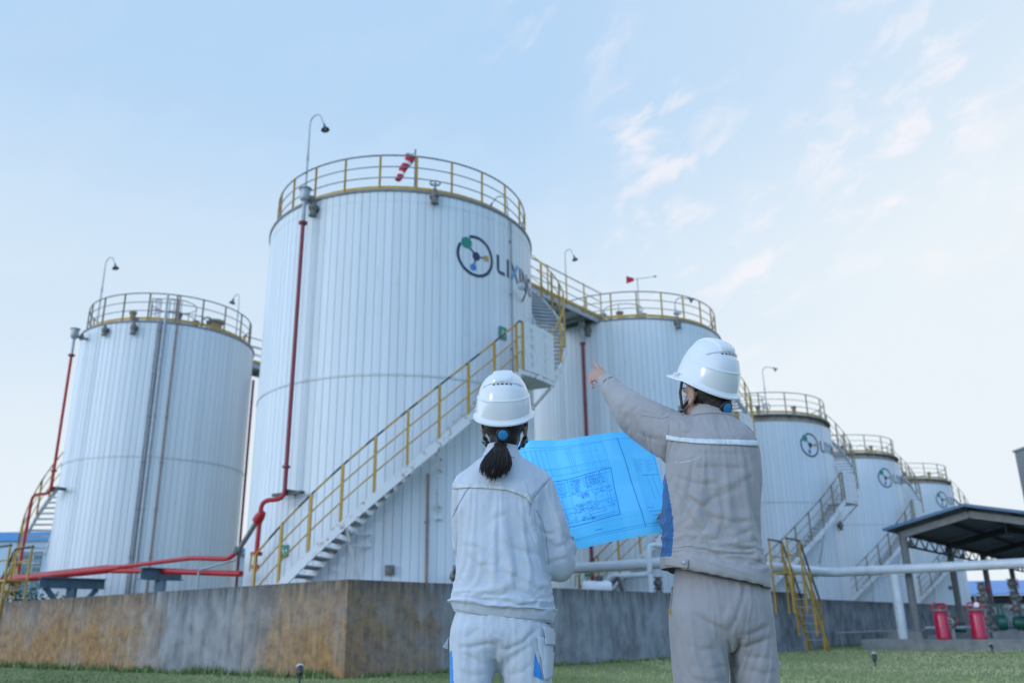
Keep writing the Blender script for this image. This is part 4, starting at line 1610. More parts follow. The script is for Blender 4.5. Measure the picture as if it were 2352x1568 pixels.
# ------------------------------------------------------------------ canopy
def make_canopy():
    o = Vector((14.1, 32.05, 0))
    t = thing('canopy', o, 'open steel canopy with grey gable roof over the pumps', 'canopy', rz=rzr)
    # local x along the ridge (away), y across (negative = towards the right in the picture)
    W_, L_ = 4.6, 27.0
    eav, rid = 3.92, 4.45

    def slope(y):
        return rid - (rid - eav) * abs(-y - W_ / 2) / (W_ / 2)
    mb = MB()
    th = 0.06
    y0, y1 = 0.48, -W_ - 0.48
    ys = [y0, -W_ / 2, y1]
    zz = [slope(0) - 0.02, rid + 0.09, slope(0) - 0.02]
    zz[0] = zz[2] = eav + 0.09 - (rid - eav) * 0.48 / (W_ / 2)
    n = 90
    prof = []
    for i in range(n + 1):
        x = -0.6 + (L_ + 1.2) * i / n
        dz = 0.018 * (1 if i % 2 else -1)
        prof.append([(x, y, z + dz + 0.06) for y, z in zip(ys, zz)] + [(x, y, z + dz + 0.06 - th * 0.3) for y, z in zip(ys[::-1], zz[::-1])])
    mb.loft(prof)
    mb.build('roof', M['canopyroof'], t, smooth=False)
    mb = MB()
    for k in (0, 1):
        a = (-0.63, ys[0], zz[0] + 0.06) if k == 0 else (-0.63, ys[2], zz[2] + 0.06)
        mb.bar(a, (-0.63, -W_ / 2, zz[1] + 0.06), 0.03, 0.10)
        a2 = (-0.6, ys[0] + 0.02, zz[0] + 0.08) if k == 0 else (-0.6, ys[2] - 0.02, zz[2] + 0.08)
        mb.bar(a2, (L_ + 0.6, a2[1], a2[2]), 0.03, 0.06)
    mb.build('edge_trim', M['trimblue'], t, smooth=False)
    for i, x in enumerate((0, 6.9, 13.6, 20.5, 27.0)):
        for y in (0, -W_):
            mb = MB()
            for s in (-1, 1):
                mb.box((x, y + s * 0.10, eav / 2), (0.20, 0.02, eav))
            mb.box((x, y, eav / 2), (0.02, 0.18, eav))
            mb.build('column', M['canopysteel'], t, smooth=False)
        mb = MB()
        for k in (0, 1):
            a = Vector((x, 0 if k == 0 else -W_, eav - 0.12))
            b = Vector((x, -W_ / 2, rid - 0.12))
            mb.bar(a, b, 0.16, 0.24)
        mb.build('rafter', M['canopysteel'] if i == 0 else M['canopydark'], t, smooth=False)
    for y in (0.15, -1.3, -W_ / 2, -3.6, -W_ - 0.15):
        mb = MB()
        z = slope(y) + 0.03
        mb.box((L_ / 2, y, z), (L_, 0.07, 0.12))
        mb.build('purlin', M['canopydark'], t, smooth=False)
    for y in (0.0, -W_):
        mb = MB()
        mb.bar((0, y, eav - 0.50), (L_, y, eav - 0.50), 0.07, 0.07)
        k = 0
        x = 0.0
        while x < L_ - 0.8:
            mb.bar((x, y, eav - 0.50), (x + 0.75, y, eav - 0.05), 0.04, 0.04)
            mb.bar((x + 0.75, y, eav - 0.05), (x + 1.5, y, eav - 0.50), 0.04, 0.04)
            x += 1.5
        mb.build('eave_truss', M['canopydark'], t, smooth=False)
    # lamp hanging under the roof
    mb = MB()
    mb.tube([(3.5, -2.8, rid), (3.5, -2.8, rid - 0.5)], 0.02, 6)
    mb.lathe([(0.03, 0.2), (0.08, 0.12), (0.2, 0.0), (0.0, 0.0)], 14, c=(3.5, -2.8, rid - 0.68))
    mb.build('hanging_lamp', M['galv'], t)


make_canopy()


# ------------------------------------------------------------------ wheeled extinguishers, pumps, valves
def extinguisher(p, rz, label, gauge):
    t = thing('fire_extinguisher', p, label, 'fire extinguisher', 'large red extinguishers on the plinth', rz=rz)
    mb = MB()
    mb.lathe([(0.0, 0.0), (0.20, 0.0), (0.225, 0.03), (0.225, 0.74), (0.215, 0.80), (0.18, 0.86), (0.10, 0.90), (0.07, 0.91), (0.07, 0.98), (0.0, 0.98)], 28)
    mb.lathe([(0.226, 0.76), (0.235, 0.775), (0.226, 0.79)], 28)
    mb.build('cylinder', M['extred'], t)
    mb = MB()
    mb.tube([(0.23 * math.cos(2 * pi * j / 24), 0.23 * math.sin(2 * pi * j / 24), 0.90) for j in range(24)], 0.03, 8, closed=True)
    mb.tube([(0.24, 0.02, 0.90), (0.27, 0.0, 0.84), (0.26, -0.04, 0.72)], 0.028, 8)
    mb.build('hose', M['hose'], t)
    mb = MB()
    pts = fillet([(-0.21, 0, 0.88), (-0.21, 0, 1.12), (0.21, 0, 1.12), (0.21, 0, 0.88)], 0.08)
    mb.tube(pts, 0.028, 8)
    mb.build('handle', M['extred'], t)
    mb = MB()
    mb.tube([(0, 0, 0.97), (0, 0, 1.04)], 0.05, 10)
    mb.tube([(0, 0, 1.02), (0.12, -0.02, 1.02)], 0.03, 8)
    mb.build('valve_head', M['extred'] if not gauge else M['galv'], t)
    if gauge:
        mb = MB()
        mb.lathe([(0, -0.02), (0.075, -0.02), (0.08, 0.02), (0.0, 0.03)], 16, c=(0.06, -0.07, 1.06), M=Vector((0.1, -1, 0.1)).to_track_quat('Z', 'Y').to_matrix())
        mb.build('gauge', M['white'], t)
    for s in (-1, 1):
        mb = MB()
        mb.lathe([(0.05, -0.02), (0.12, -0.025), (0.12, 0.025), (0.05, 0.02)], 18, c=(s * 0.2, 0.22, 0.125), M=Matrix.Rotation(pi / 2, 3, 'Y'))
        mb.build('wheel', M['black'], t)


extinguisher((14.02, 29.95, 0.23), R(-25), 'red wheeled extinguisher on the left, nearer the white pipe post', False)
extinguisher((14.96, 29.48, 0.23), R(-25), 'red wheeled extinguisher with a white gauge, right one of the pair', True)


def make_pump(p, rz, label, mat='pumpgreen', s=1.0):
    t = thing('pump', p, label, 'pump', 'green pumps under the canopy', rz=rz)
    mb = MB()
    mb.box((0, 0, 0.08 * s), (1.3 * s, 0.5 * s, 0.16 * s))
    mb.build('base', M['plinth'], t, smooth=False)
    mb = MB()
    q = Matrix.Rotation(pi / 2, 3, 'Y')
    mb.lathe([(0.0, -0.3 * s), (0.15 * s, -0.3 * s), (0.17 * s, -0.26 * s), (0.17 * s, 0.22 * s), (0.12 * s, 0.3 * s), (0.0, 0.3 * s)], 18, c=(0.25 * s, 0, 0.38 * s), M=q)
    for k in range(6):
        mb.box((0.1 * s + 0.07 * s * k, 0, 0.38 * s), (0.015, 0.36 * s, 0.36 * s))
    mb.build('motor', M[mat], t)
    mb = MB()
    mb.lathe([(0.0, -0.12 * s), (0.2 * s, -0.12 * s), (0.22 * s, 0.0), (0.2 * s, 0.1 * s), (0.0, 0.14 * s)], 18, c=(-0.32 * s, 0, 0.40 * s), M=q)
    mb.tube([(-0.32 * s, 0, 0.5 * s), (-0.32 * s, 0, 0.85 * s)], [0.09 * s, 0.075 * s], 10)
    mb.tube([(-0.32 * s, 0, 0.83 * s), (-0.32 * s, 0, 0.87 * s)], 0.14 * s, 12)
    mb.build('casing', M[mat], t)
    return t


def valve_stack(p, label, h=1.7, s=1.0, seed=0):
    rr_ = random.Random(seed)
    t = thing('valve_stack', p, label, 'valves', 'clusters of valves under the canopy')
    mb = MB()
    mb.tube([(0, 0, -0.02), (0, 0, h)], 0.06 * s, 10)
    mb.tube([(-0.9, 0.1, 0.35), (0.9, -0.1, 0.35)], 0.06 * s, 10)
    mb.build('pipe', M['galv'], t)
    for k in range(4):
        z = 0.5 + (h - 0.5) * k / 3.2
        ang = rr_.uniform(0, 6.28)
        d = Vector((math.cos(ang), math.sin(ang) * 0.5, 0))
        mb = MB()
        c = Vector((0, 0, z))
        mb.ellipsoid(c, (0.12 * s, 0.12 * s, 0.14 * s), n=12, k=8)
        mb.tube([c, c + d * 0.24 * s], 0.045 * s, 8)
        for q in (-1, 1):
            mb.tube([c + Vector((0, 0, q * 0.13 * s)), c + Vector((0, 0, q * 0.16 * s))], 0.13 * s, 12)
        v = mb.build('valve', M['valve'], t)
        mb = MB()
        handwheel(mb, c + d * 0.26 * s, 0.14 * s, d)
        mb.build('handwheel', M['extred'] if k == 3 else M['galv'], v)


make_pump((17.2, 31.3, 0.23), R(-20), 'green pump under the canopy right of the extinguishers', s=1.25)
make_pump((15.9, 33.0, 0.23), R(30), 'dark green pump just behind the right extinguisher', s=0.9)
valve_stack((16.55, 31.9, 0.23), 'tall cluster of grey valves right of the red extinguishers', 1.75, 1.2, 4)
valve_stack((17.9, 32.4, 0.23), 'cluster of valves with a red handwheel at the right edge', 1.9, 1.1, 9)
valve_stack((15.0, 31.3, 0.23), 'low cluster of valves between the two red extinguishers', 0.55, 1.0, 12)
# equipment on the far side of the right wall, below the white pipe
t = thing('pump_motor', (2.3, 25.2, 0), 'pale pump motor standing behind the wall under the white pipe', 'pump')
mb = MB()
mb.box((0, 0, 0.8), (0.9, 0.7, 1.6))
mb.build('base', M['plinth'], t, smooth=False)
mb = MB()
q = Matrix.Rotation(pi / 2, 3, 'Y')
mb.lathe([(0.0, -0.42), (0.16, -0.42), (0.2, -0.36), (0.2, 0.30), (0.14, 0.4), (0.0, 0.4)], 18, c=(0, 0, 1.82), M=q)
mb.build('motor', M['white'], t)
mb = MB()
mb.tube(fillet([(0.35, 0, 1.85), (0.6, 0.0, 2.15), (0.75, -0.1, 1.5)], 0.2), 0.06, 8)
mb.box((0.05, 0, 2.07), (0.22, 0.18, 0.14))
mb.build('cable_box', M['darksteel'], t)
valve_stack((4.4, 27.6, 0.6), 'pipe manifold with valves behind the wall below the white pipe', 1.5, 1.1, 21)
t = thing('bypass_pipe', (3.65, 25.95, 0), 'slim pale pipe bend rising above the wall next to the white pipe', 'pipe')
mb = MB()
mb.tube(fillet([(-0.9, 0.5, 1.0), (-0.9, 0.5, 2.2), (0.25, -0.1, 2.2), (0.25, -0.1, 3.05), (0.95, 0.2, 3.0)], 0.2), 0.075, 10)
mb.tube([(0.25, -0.1, 2.2), (0.25, -0.1, 0.2)], 0.075, 10)
mb.build('pipe', M['whitepipe'], t)
t = thing('drain_hose', (-1.35, 19.1, 0), 'short dark drain hose and tap on the foot of the largest tank', 'hose')
mb = MB()
mb.tube(fillet([(0.0, 0.6, 1.9), (0.05, 0.1, 2.05), (0.45, 0.0, 2.0), (0.55, -0.05, 1.4)], 0.2), 0.04, 8)
mb.build('hose', M['bluesteel'], t)
mb = MB()
mb.ellipsoid((0.0, 0.5, 1.88), (0.1, 0.1, 0.12), n=10, k=8)
mb.tube([(-0.05, 0.5, 1.9), (-0.05, 1.9, 1.95)], 0.05, 8)
mb.tube([(0, 0.5, 1.9), (0, 0.5, 2.12)], 0.03, 8)
mb.build('tap', M['valve'], t)


# ------------------------------------------------------------------ garden spotlights in the lawn
def spot_lamp(x, y, rz, label, tilt=0.5):
    t = thing('garden_spotlight', (x, y, ground_z(x, y)), label, 'spotlight', 'small spike spotlights in the lawn', rz=rz)
    mb = MB()
    mb.tube([(0, 0, -0.1), (0, 0, 0.16)], 0.018, 8)
    mb.tube([(-0.05, 0, 0.15), (0.05, 0, 0.15)], 0.015, 6)
    mb.build('spike', M['black'], t)
    q = Vector((0.0, 1.0 * tilt, 1.0)).to_track_quat('Z', 'Y').to_matrix()
    mb = MB()
    mb.lathe([(0.0, -0.08), (0.035, -0.08), (0.042, -0.05), (0.052, 0.06), (0.062, 0.075), (0.05, 0.075), (0.042, 0.045), (0.0, 0.04)], 18, c=(0, 0, 0.20), M=q,
             mis=[0, 0, 0, 1, 1, 1, 1])
    mb.build('lamp_head', [M['black'], M['white']], t)


spot_lamp(-3.47, 14.75, 0.4, 'small black and white spotlight in the grass by the wall corner', 0.9)
spot_lamp(7.55, 19.4, -0.5, 'small dark spotlight in the middle of the right lawn')
spot_lamp(13.56, 26.17, 1.0, 'tiny spotlight on the lawn in front of the right extinguisher')
spot_lamp(16.6, 30.0, 2.0, 'tiny spotlight by the plinth edge at the far right')

# ------------------------------------------------------------------ far buildings
t = thing('warehouse', (-50, 72, 0), 'pale blue building with bright blue roof edge and dark green windows at the left edge', 'building')
mb = MB()
mb.box((4.5, 10, 4.05), (36, 20, 8.1))
mb.build('wall', M['bwall'], t, smooth=False)
mb = MB()
mb.box((4.5, 10, 8.43), (36.6, 20.6, 0.7))
mb.build('roof', M['bluesheet'], t, smooth=False)
for x in (-9, -4.2, 0.6, 5.4, 10.2, 15.0, 19.0):
    mb = MB()
    mb.box((x, -0.03, 4.9), (2.5, 0.1, 4.6))
    w_ = mb.build('window', M['bglass'], t, smooth=False)
    mb = MB()
    for k in (-0.6, 0.6):
        mb.box((x + k, -0.10, 4.9), (0.08, 0.05, 4.6))
    for z in (3.6, 5.0, 6.3):
        mb.box((x, -0.13, z), (2.5, 0.04, 0.08))
    mb.build('window_frame', M['bwall'], w_, smooth=False)

t = thing('shed', (44, 78, 0), 'low far shed with blue roof and dark opening seen under the canopy', 'building')
mb = MB()
mb.add([(-9, -3, 2.9), (30, -3, 2.9), (30, 5, 4.3), (-9, 5, 4.3), (-9, -3, 2.8), (30, -3, 2.8), (30, 5, 4.2), (-9, 5, 4.2)],
       [(0, 1, 2, 3), (7, 6, 5, 4), (0, 4, 5, 1), (1, 5, 6, 2), (2, 6, 7, 3), (3, 7, 4, 0)])
mb.build('roof', M['bluesheet'], t, smooth=False)
mb = MB()
mb.box((10.5, 1.0, 1.35), (38, 6.6, 2.7))
mb.build('wall', M['bwhite'], t, smooth=False)
mb = MB()
mb.box((10.5, -2.4, 2.45), (37.6, 0.3, 0.66))
mb.build('opening', M['dark'], t, smooth=False)
for x in (-5.5, -3.2, 2, 8, 14):
    mb = MB()
    mb.box((x, -2.33, 1.45), (1.5, 0.12, 0.75))
    mb.build('window', M['white'], t, smooth=False)

t = thing('tower', (31.2, 51.5, 0), 'grey flat-sided tower cut off by the right edge', 'tower')
mb = MB()
mb.box((1.3, 0.9, 5.35), (2.6, 1.8, 10.7))
mb.box((1.3, 0.9, 10.76), (2.75, 1.95, 0.12))
mb.build('wall', M['canopysteel'], t, smooth=False)

# bush behind the left end of the wall
t = thing('shrub', (-15.6, 28.4, 0), 'dark green shrub behind the step-over stairs at the left edge', 'shrub')
V_, F_ = [], []
for i in range(1500):
    c = Vector((random.gauss(0, 0.6), random.gauss(0, 0.45), 1.35 + random.gauss(0, 0.42)))
    r_ = random.uniform(0.04, 0.085)
    a = Vector((random.gauss(0, 1), random.gauss(0, 1), random.gauss(0, 1))).normalized()
    b = a.cross(Vector((random.gauss(0, 1), random.gauss(0, 1), random.gauss(0, 1)))).normalized()
    k = len(V_)
    V_ += [c + a * r_, c + b * r_ * 0.5, c - a * r_, c - b * r_ * 0.5]
    F_.append((k, k + 1, k + 2, k + 3))
mb = MB()
mb.add(V_, F_)
mb.build('foliage', M['leaf'], t, smooth=False)
mb = MB()
for k in range(5):
    mb.tube([(0, 0, 0), (random.gauss(0, 0.25), random.gauss(0, 0.25), 1.4)], [0.03, 0.012], 6)
mb.build('stem', M['stem'], t)


# ------------------------------------------------------------------ people
from mathutils import noise as mnoise


def remesh(mb, name, voxel, smooth_it, mats):
    """one continuous surface grown round overlapping closed shapes"""
    o = mb.build(name, mats, None, smooth=False)
    md = o.modifiers.new('remesh', 'REMESH')
    md.mode = 'VOXEL'
    md.voxel_size = voxel
    md.use_smooth_shade = True
    if smooth_it:
        s = o.modifiers.new('smooth', 'SMOOTH')
        s.factor = 0.5
        s.iterations = smooth_it
    bpy.context.view_layer.update()
    dg = bpy.context.evaluated_depsgraph_get()
    me = bpy.data.meshes.new_from_object(o.evaluated_get(dg), depsgraph=dg)
    me.name = name
    old = o.data
    bpy.data.objects.remove(o)
    bpy.data.meshes.remove(old)
    me.polygons.foreach_set('use_smooth', [True] * len(me.polygons))
    return me


def oval(cx, cy, z, hw, hd, n=40, p=2.3, tilt=0.0, rot=0.0):
    """superellipse ring; tilt: rise of z per metre of x"""
    out = []
    for j in range(n):
        t = 2 * pi * j / n
        c, s = math.cos(t), math.sin(t)
        x = hw * math.copysign(abs(c) ** (2 / p), c)
        y = hd * math.copysign(abs(s) ** (2 / p), s)
        xr, yr = x * math.cos(rot) - y * math.sin(rot), x * math.sin(rot) + y * math.cos(rot)
        out.append((cx + xr, cy + yr, z + tilt * xr))
    return out


def fold_cloth(me, folds, seed=0, noise_amp=0.004, both=False, nscale=9.0, k_fold=0.34):
    """pushes creases into cloth. folds: (points (x, z) seen at distance Y, Y, depth, width)"""
    n = len(me.vertices)
    co = np.empty(n * 3)
    me.vertices.foreach_get('co', co)
    co = co.reshape(-1, 3)
    no = np.array([v.normal[:] for v in me.vertices])
    tx, tz = co[:, 0] / co[:, 1], (co[:, 2] - 0.8) / co[:, 1]
    disp = np.zeros(n)
    back = np.clip((0.45 - no[:, 1]) / 0.5, 0, 1)
    for pts, Y, amp, w in folds:
        P = np.array([(x / Y, (z - 0.8) / Y) for x, z in pts])
        best = np.full(n, 1e9)
        sgn = np.zeros(n)
        par = np.zeros(n)
        seg = np.linalg.norm(P[1:] - P[:-1], axis=1)
        tot = seg.sum()
        acc = 0.0
        for i in range(len(P) - 1):
            d = P[i + 1] - P[i]
            l2 = (d ** 2).sum()
            t = np.clip(((tx - P[i, 0]) * d[0] + (tz - P[i, 1]) * d[1]) / l2, 0, 1)
            qx, qz = P[i, 0] + t * d[0], P[i, 1] + t * d[1]
            dist = np.hypot(tx - qx, tz - qz)
            s = np.sign(d[0] * (tz - P[i, 1]) - d[1] * (tx - P[i, 0]))
            m = dist < best
            best[m] = dist[m]
            sgn[m] = s[m]
            par[m] = (acc + t[m] * seg[i]) / tot
            acc += seg[i]
        sd = best * sgn * Y
        taper = np.clip(np.minimum(par, 1 - par) * 5 + 0.12, 0, 1)
        f = 0.75 * np.exp(-((sd - 1.25 * w) / (1.5 * w)) ** 2) - 0.70 * np.exp(-(sd / (0.62 * w)) ** 2) + 0.2 * np.exp(-((sd + 1.3 * w) / (1.2 * w)) ** 2)
        disp += k_fold * amp * f * taper * back
    off_ = Vector((seed * 7.3, seed * 3.1, 0))
    nz = np.array([mnoise.fractal(Vector(c) * nscale + off_, 0.9, 2.1, 3) for c in co])
    # long tension lines that run down and across the cloth
    ca_, sa_ = math.cos(R(38)), math.sin(R(38))
    rn = np.array([mnoise.noise(Vector(((c[0] * ca_ - c[2] * sa_) * 4.0 + 3 * seed, c[1] * 6.0, (c[0] * sa_ + c[2] * ca_) * 15.0))) for c in co])
    rn2 = np.array([mnoise.noise(Vector((c[0] * 5.0 + seed, c[1] * 6.0, c[2] * 1.5))) for c in co])
    disp += noise_amp * nz + 1.1 * noise_amp * (np.clip(1 - np.abs(rn) * 2.2, 0, 1) ** 2 - 0.3) * np.clip(0.5 + rn2 * 1.6, 0, 1)
    co = co + no * disp[:, None]
    me.vertices.foreach_set('co', co.ravel())
    me.update()


def drape(me, frames=16, grow=0.05, gap=0.012, hem=None, pins=(), stiff=0.14):
    """lets the garment settle as cloth over its own slightly shrunken shape, so that it creases by itself"""
    name = me.name
    cm = me.copy()
    no = [v.normal.copy() for v in cm.vertices]
    for v, n_ in zip(cm.vertices, no):
        v.co = v.co - n_ * gap
    cm.update()
    col = link('form', cm)
    col.modifiers.new('collision', 'COLLISION')
    col.collision.thickness_outer = 0.004
    col.collision.damping = 0.9
    col.collision.cloth_friction = 12
    bm = bmesh.new()
    bm.from_mesh(me)
    if hem:
        dead = [f for f in bm.faces if hem(f)]
        bmesh.ops.delete(bm, geom=dead, context='FACES')
    bm.to_mesh(me)
    bm.free()
    o = link('garment', me)
    vg = o.vertex_groups.new(name='pin')
    for v in me.vertices:
        if any(p(v.co) for p in pins):
            vg.add([v.index], 1.0, 'REPLACE')
    md = o.modifiers.new('cloth', 'CLOTH')
    s = md.settings
    s.quality = 5
    s.mass = 0.25
    s.tension_stiffness = s.compression_stiffness = 22
    s.shear_stiffness = 12
    s.bending_stiffness = stiff
    s.air_damping = 2.0
    s.shrink_min = -grow
    s.shrink_max = -grow
    s.vertex_group_mass = 'pin'
    md.collision_settings.use_collision = True
    md.collision_settings.distance_min = 0.003
    md.collision_settings.collision_quality = 2
    md.collision_settings.use_self_collision = False
    md.point_cache.frame_start = 1
    md.point_cache.frame_end = frames
    for f in range(1, frames + 1):
        sc.frame_set(f)
    sm = o.modifiers.new('smooth', 'SMOOTH')
    sm.factor = 0.5
    sm.iterations = 1
    ss = o.modifiers.new('sub', 'SUBSURF')
    ss.levels = 1
    bpy.context.view_layer.update()
    dg = bpy.context.evaluated_depsgraph_get()
    out = bpy.data.meshes.new_from_object(o.evaluated_get(dg), depsgraph=dg)
    out.name = name
    for x in (o, col):
        d_ = x.data
        bpy.data.objects.remove(x)
        bpy.data.meshes.remove(d_)
    out.polygons.foreach_set('use_smooth', [True] * len(out.polygons))
    sc.frame_set(1)
    return out


def bvh_of(me):
    return BVHTree.FromPolygons([v.co[:] for v in me.vertices], [p.vertices[:] for p in me.polygons])


def at_y(x, z, Y0, y):
    """the point seen at (x, z) on the plane y = Y0, moved along the line of sight to distance y"""
    k = y / Y0
    return Vector((x * k, y, 0.8 + (z - 0.8) * k))


def lay(bvh, x, z, Y0, off_):
    o = at_y(x, z, Y0, 1.5)
    d = (at_y(x, z, Y0, 3.0) - o).normalized()
    h = bvh.ray_cast(o, d, 4.0)
    if h[0] is None:
        return None
    nrm = h[1] if h[1].dot(d) < 0 else -h[1]
    return h[0] + nrm * off_


def patch(bvh, c00, c10, c11, c01, Y0, nu, nv, off_=0.003, mb=None, mi=0):
    """cloth piece sewn on: follows the surface below, edges tucked in"""
    mb = mb or MB()
    g = {}
    last = None
    for i in range(nu + 1):
        for j in range(nv + 1):
            u, v = i / nu, j / nv
            x = (1 - u) * (1 - v) * c00[0] + u * (1 - v) * c10[0] + u * v * c11[0] + (1 - u) * v * c01[0]
            z = (1 - u) * (1 - v) * c00[1] + u * (1 - v) * c10[1] + u * v * c11[1] + (1 - u) * v * c01[1]
            p = lay(bvh, x, z, Y0, off_)
            g[i, j] = p
    # edge skirt
    keys = {}
    vs = []
    for k, p in g.items():
        if p is not None:
            keys[k] = len(vs)
            vs.append(p)
    fs = []
    for i in range(nu):
        for j in range(nv):
            q = [(i, j), (i + 1, j), (i + 1, j + 1), (i, j + 1)]
            if all(a in keys for a in q):
                pts = [g[a] for a in q]
                if max((pts[0] - pts[2]).length, (pts[1] - pts[3]).length) < 0.12:
                    fs.append([keys[a] for a in q])
    mb.add(vs, fs, mi)
    return mb


def thicken(o, t):
    m = o.modifiers.new('thickness', 'SOLIDIFY')
    m.thickness = t
    m.offset = 1.0


def add_hand(mb, wrist, f, nrm, curl=0.5, s=1.0):
    """palm and five separate fingers; f: along the forearm, nrm: direction the palm faces"""
    f = Vector(f).normalized()
    nrm = Vector(nrm)
    nrm = (nrm - f * nrm.dot(f)).normalized()
    sd = f.cross(nrm)
    w = Vector(wrist)
    lens = [(0.044, 0.026, 0.022), (0.048, 0.030, 0.023), (0.045, 0.028, 0.022), (0.036, 0.021, 0.019)]
    for i in range(4):
        o = (i - 1.5) * 0.020 * s
        kn = w + f * (0.088 - 0.004 * abs(i - 1)) * s + sd * o
        mb.capsule([w + sd * o * 0.6 + f * 0.005, (w + kn) / 2 + sd * o * 0.1, kn], [0.016 * s, 0.015 * s, 0.0115 * s], 10)
        p, d = kn, f
        pts, rs = [kn], [0.0095 * s]
        for q, l in enumerate(lens[i]):
            a = curl * (0.5, 1.0, 0.7)[q] + 0.05 * i
            d = (d * math.cos(a) + nrm * math.sin(a)).normalized()
            p = p + d * l * s
            pts.append(p)
            rs.append((0.0088, 0.0080, 0.0068)[q] * s)
        mb.capsule(pts, rs, 10)
    t0 = w + f * 0.025 * s - sd * 0.022 * s + nrm * 0.006
    t1 = t0 + (f * 0.6 - sd * 0.55 + nrm * 0.45).normalized() * 0.042 * s
    t2 = t1 + (f * 0.9 - sd * 0.05 + nrm * 0.5).normalized() * 0.032 * s
    t3 = t2 + (f * 0.8 + sd * 0.25 + nrm * 0.5).normalized() * 0.026 * s
    mb.capsule([t0, t1, t2, t3], [0.0155 * s, 0.0125 * s, 0.0100 * s, 0.0080 * s], 10)


def add_head(mb, c, yaw, tilt, s=1.0):
    """skull, jaw, nose, lips, brow and ears; returns the head's frame"""
    Mh = Matrix.Rotation(yaw, 3, 'Z') @ Matrix.Rotation(tilt, 3, 'X')
    c = Vector(c)
    P = lambda x, y, z: c + Mh @ Vector((x * s, y * s, z * s))
    mb.ellipsoid(P(0, -0.010, 0.035), (0.076 * s, 0.094 * s, 0.085 * s), Mh, 24, 16)
    mb.ellipsoid(P(0, 0.026, -0.030), (0.062 * s, 0.066 * s, 0.082 * s), Mh, 20, 14)
    mb.ellipsoid(P(0, 0.062, -0.088), (0.028 * s, 0.022 * s, 0.020 * s), Mh, 12, 8)
    mb.capsule([P(0, 0.090, 0.012), P(0, 0.106, -0.024)], [0.009 * s, 0.013 * s], 10)
    for q in (-1, 1):
        mb.ellipsoid(P(q * 0.010, 0.098, -0.028), (0.008 * s, 0.009 * s, 0.007 * s), Mh, 10, 8)
        mb.capsule([P(q * 0.014, 0.088, 0.024), P(q * 0.046, 0.074, 0.024)], [0.010 * s, 0.008 * s], 8)
        mb.capsule([P(0, 0.090, -0.052), P(q * 0.020, 0.082, -0.052)], [0.0065 * s, 0.004 * s], 8)
        mb.capsule([P(0, 0.088, -0.060), P(q * 0.017, 0.081, -0.059)], [0.007 * s, 0.004 * s], 8)
        # ear: rim, lobe and bowl
        e = [(-0.004, 0.020, -0.026), (-0.022, 0.034, -0.004), (-0.020, 0.036, 0.020), (-0.004, 0.026, 0.030), (0.010, 0.012, 0.022)]
        mb.capsule([P(q * (0.074 + 0.35 * abs(a_[0]) * 0.6 + 0.004), a_[0] - 0.002, a_[2] - 0.002) for a_ in e], [0.0075 * s] * 5, 8)
        mb.ellipsoid(P(q * 0.076, -0.003, 0.0), (0.008 * s, 0.016 * s, 0.028 * s), Mh, 12, 8)
    return P, Mh


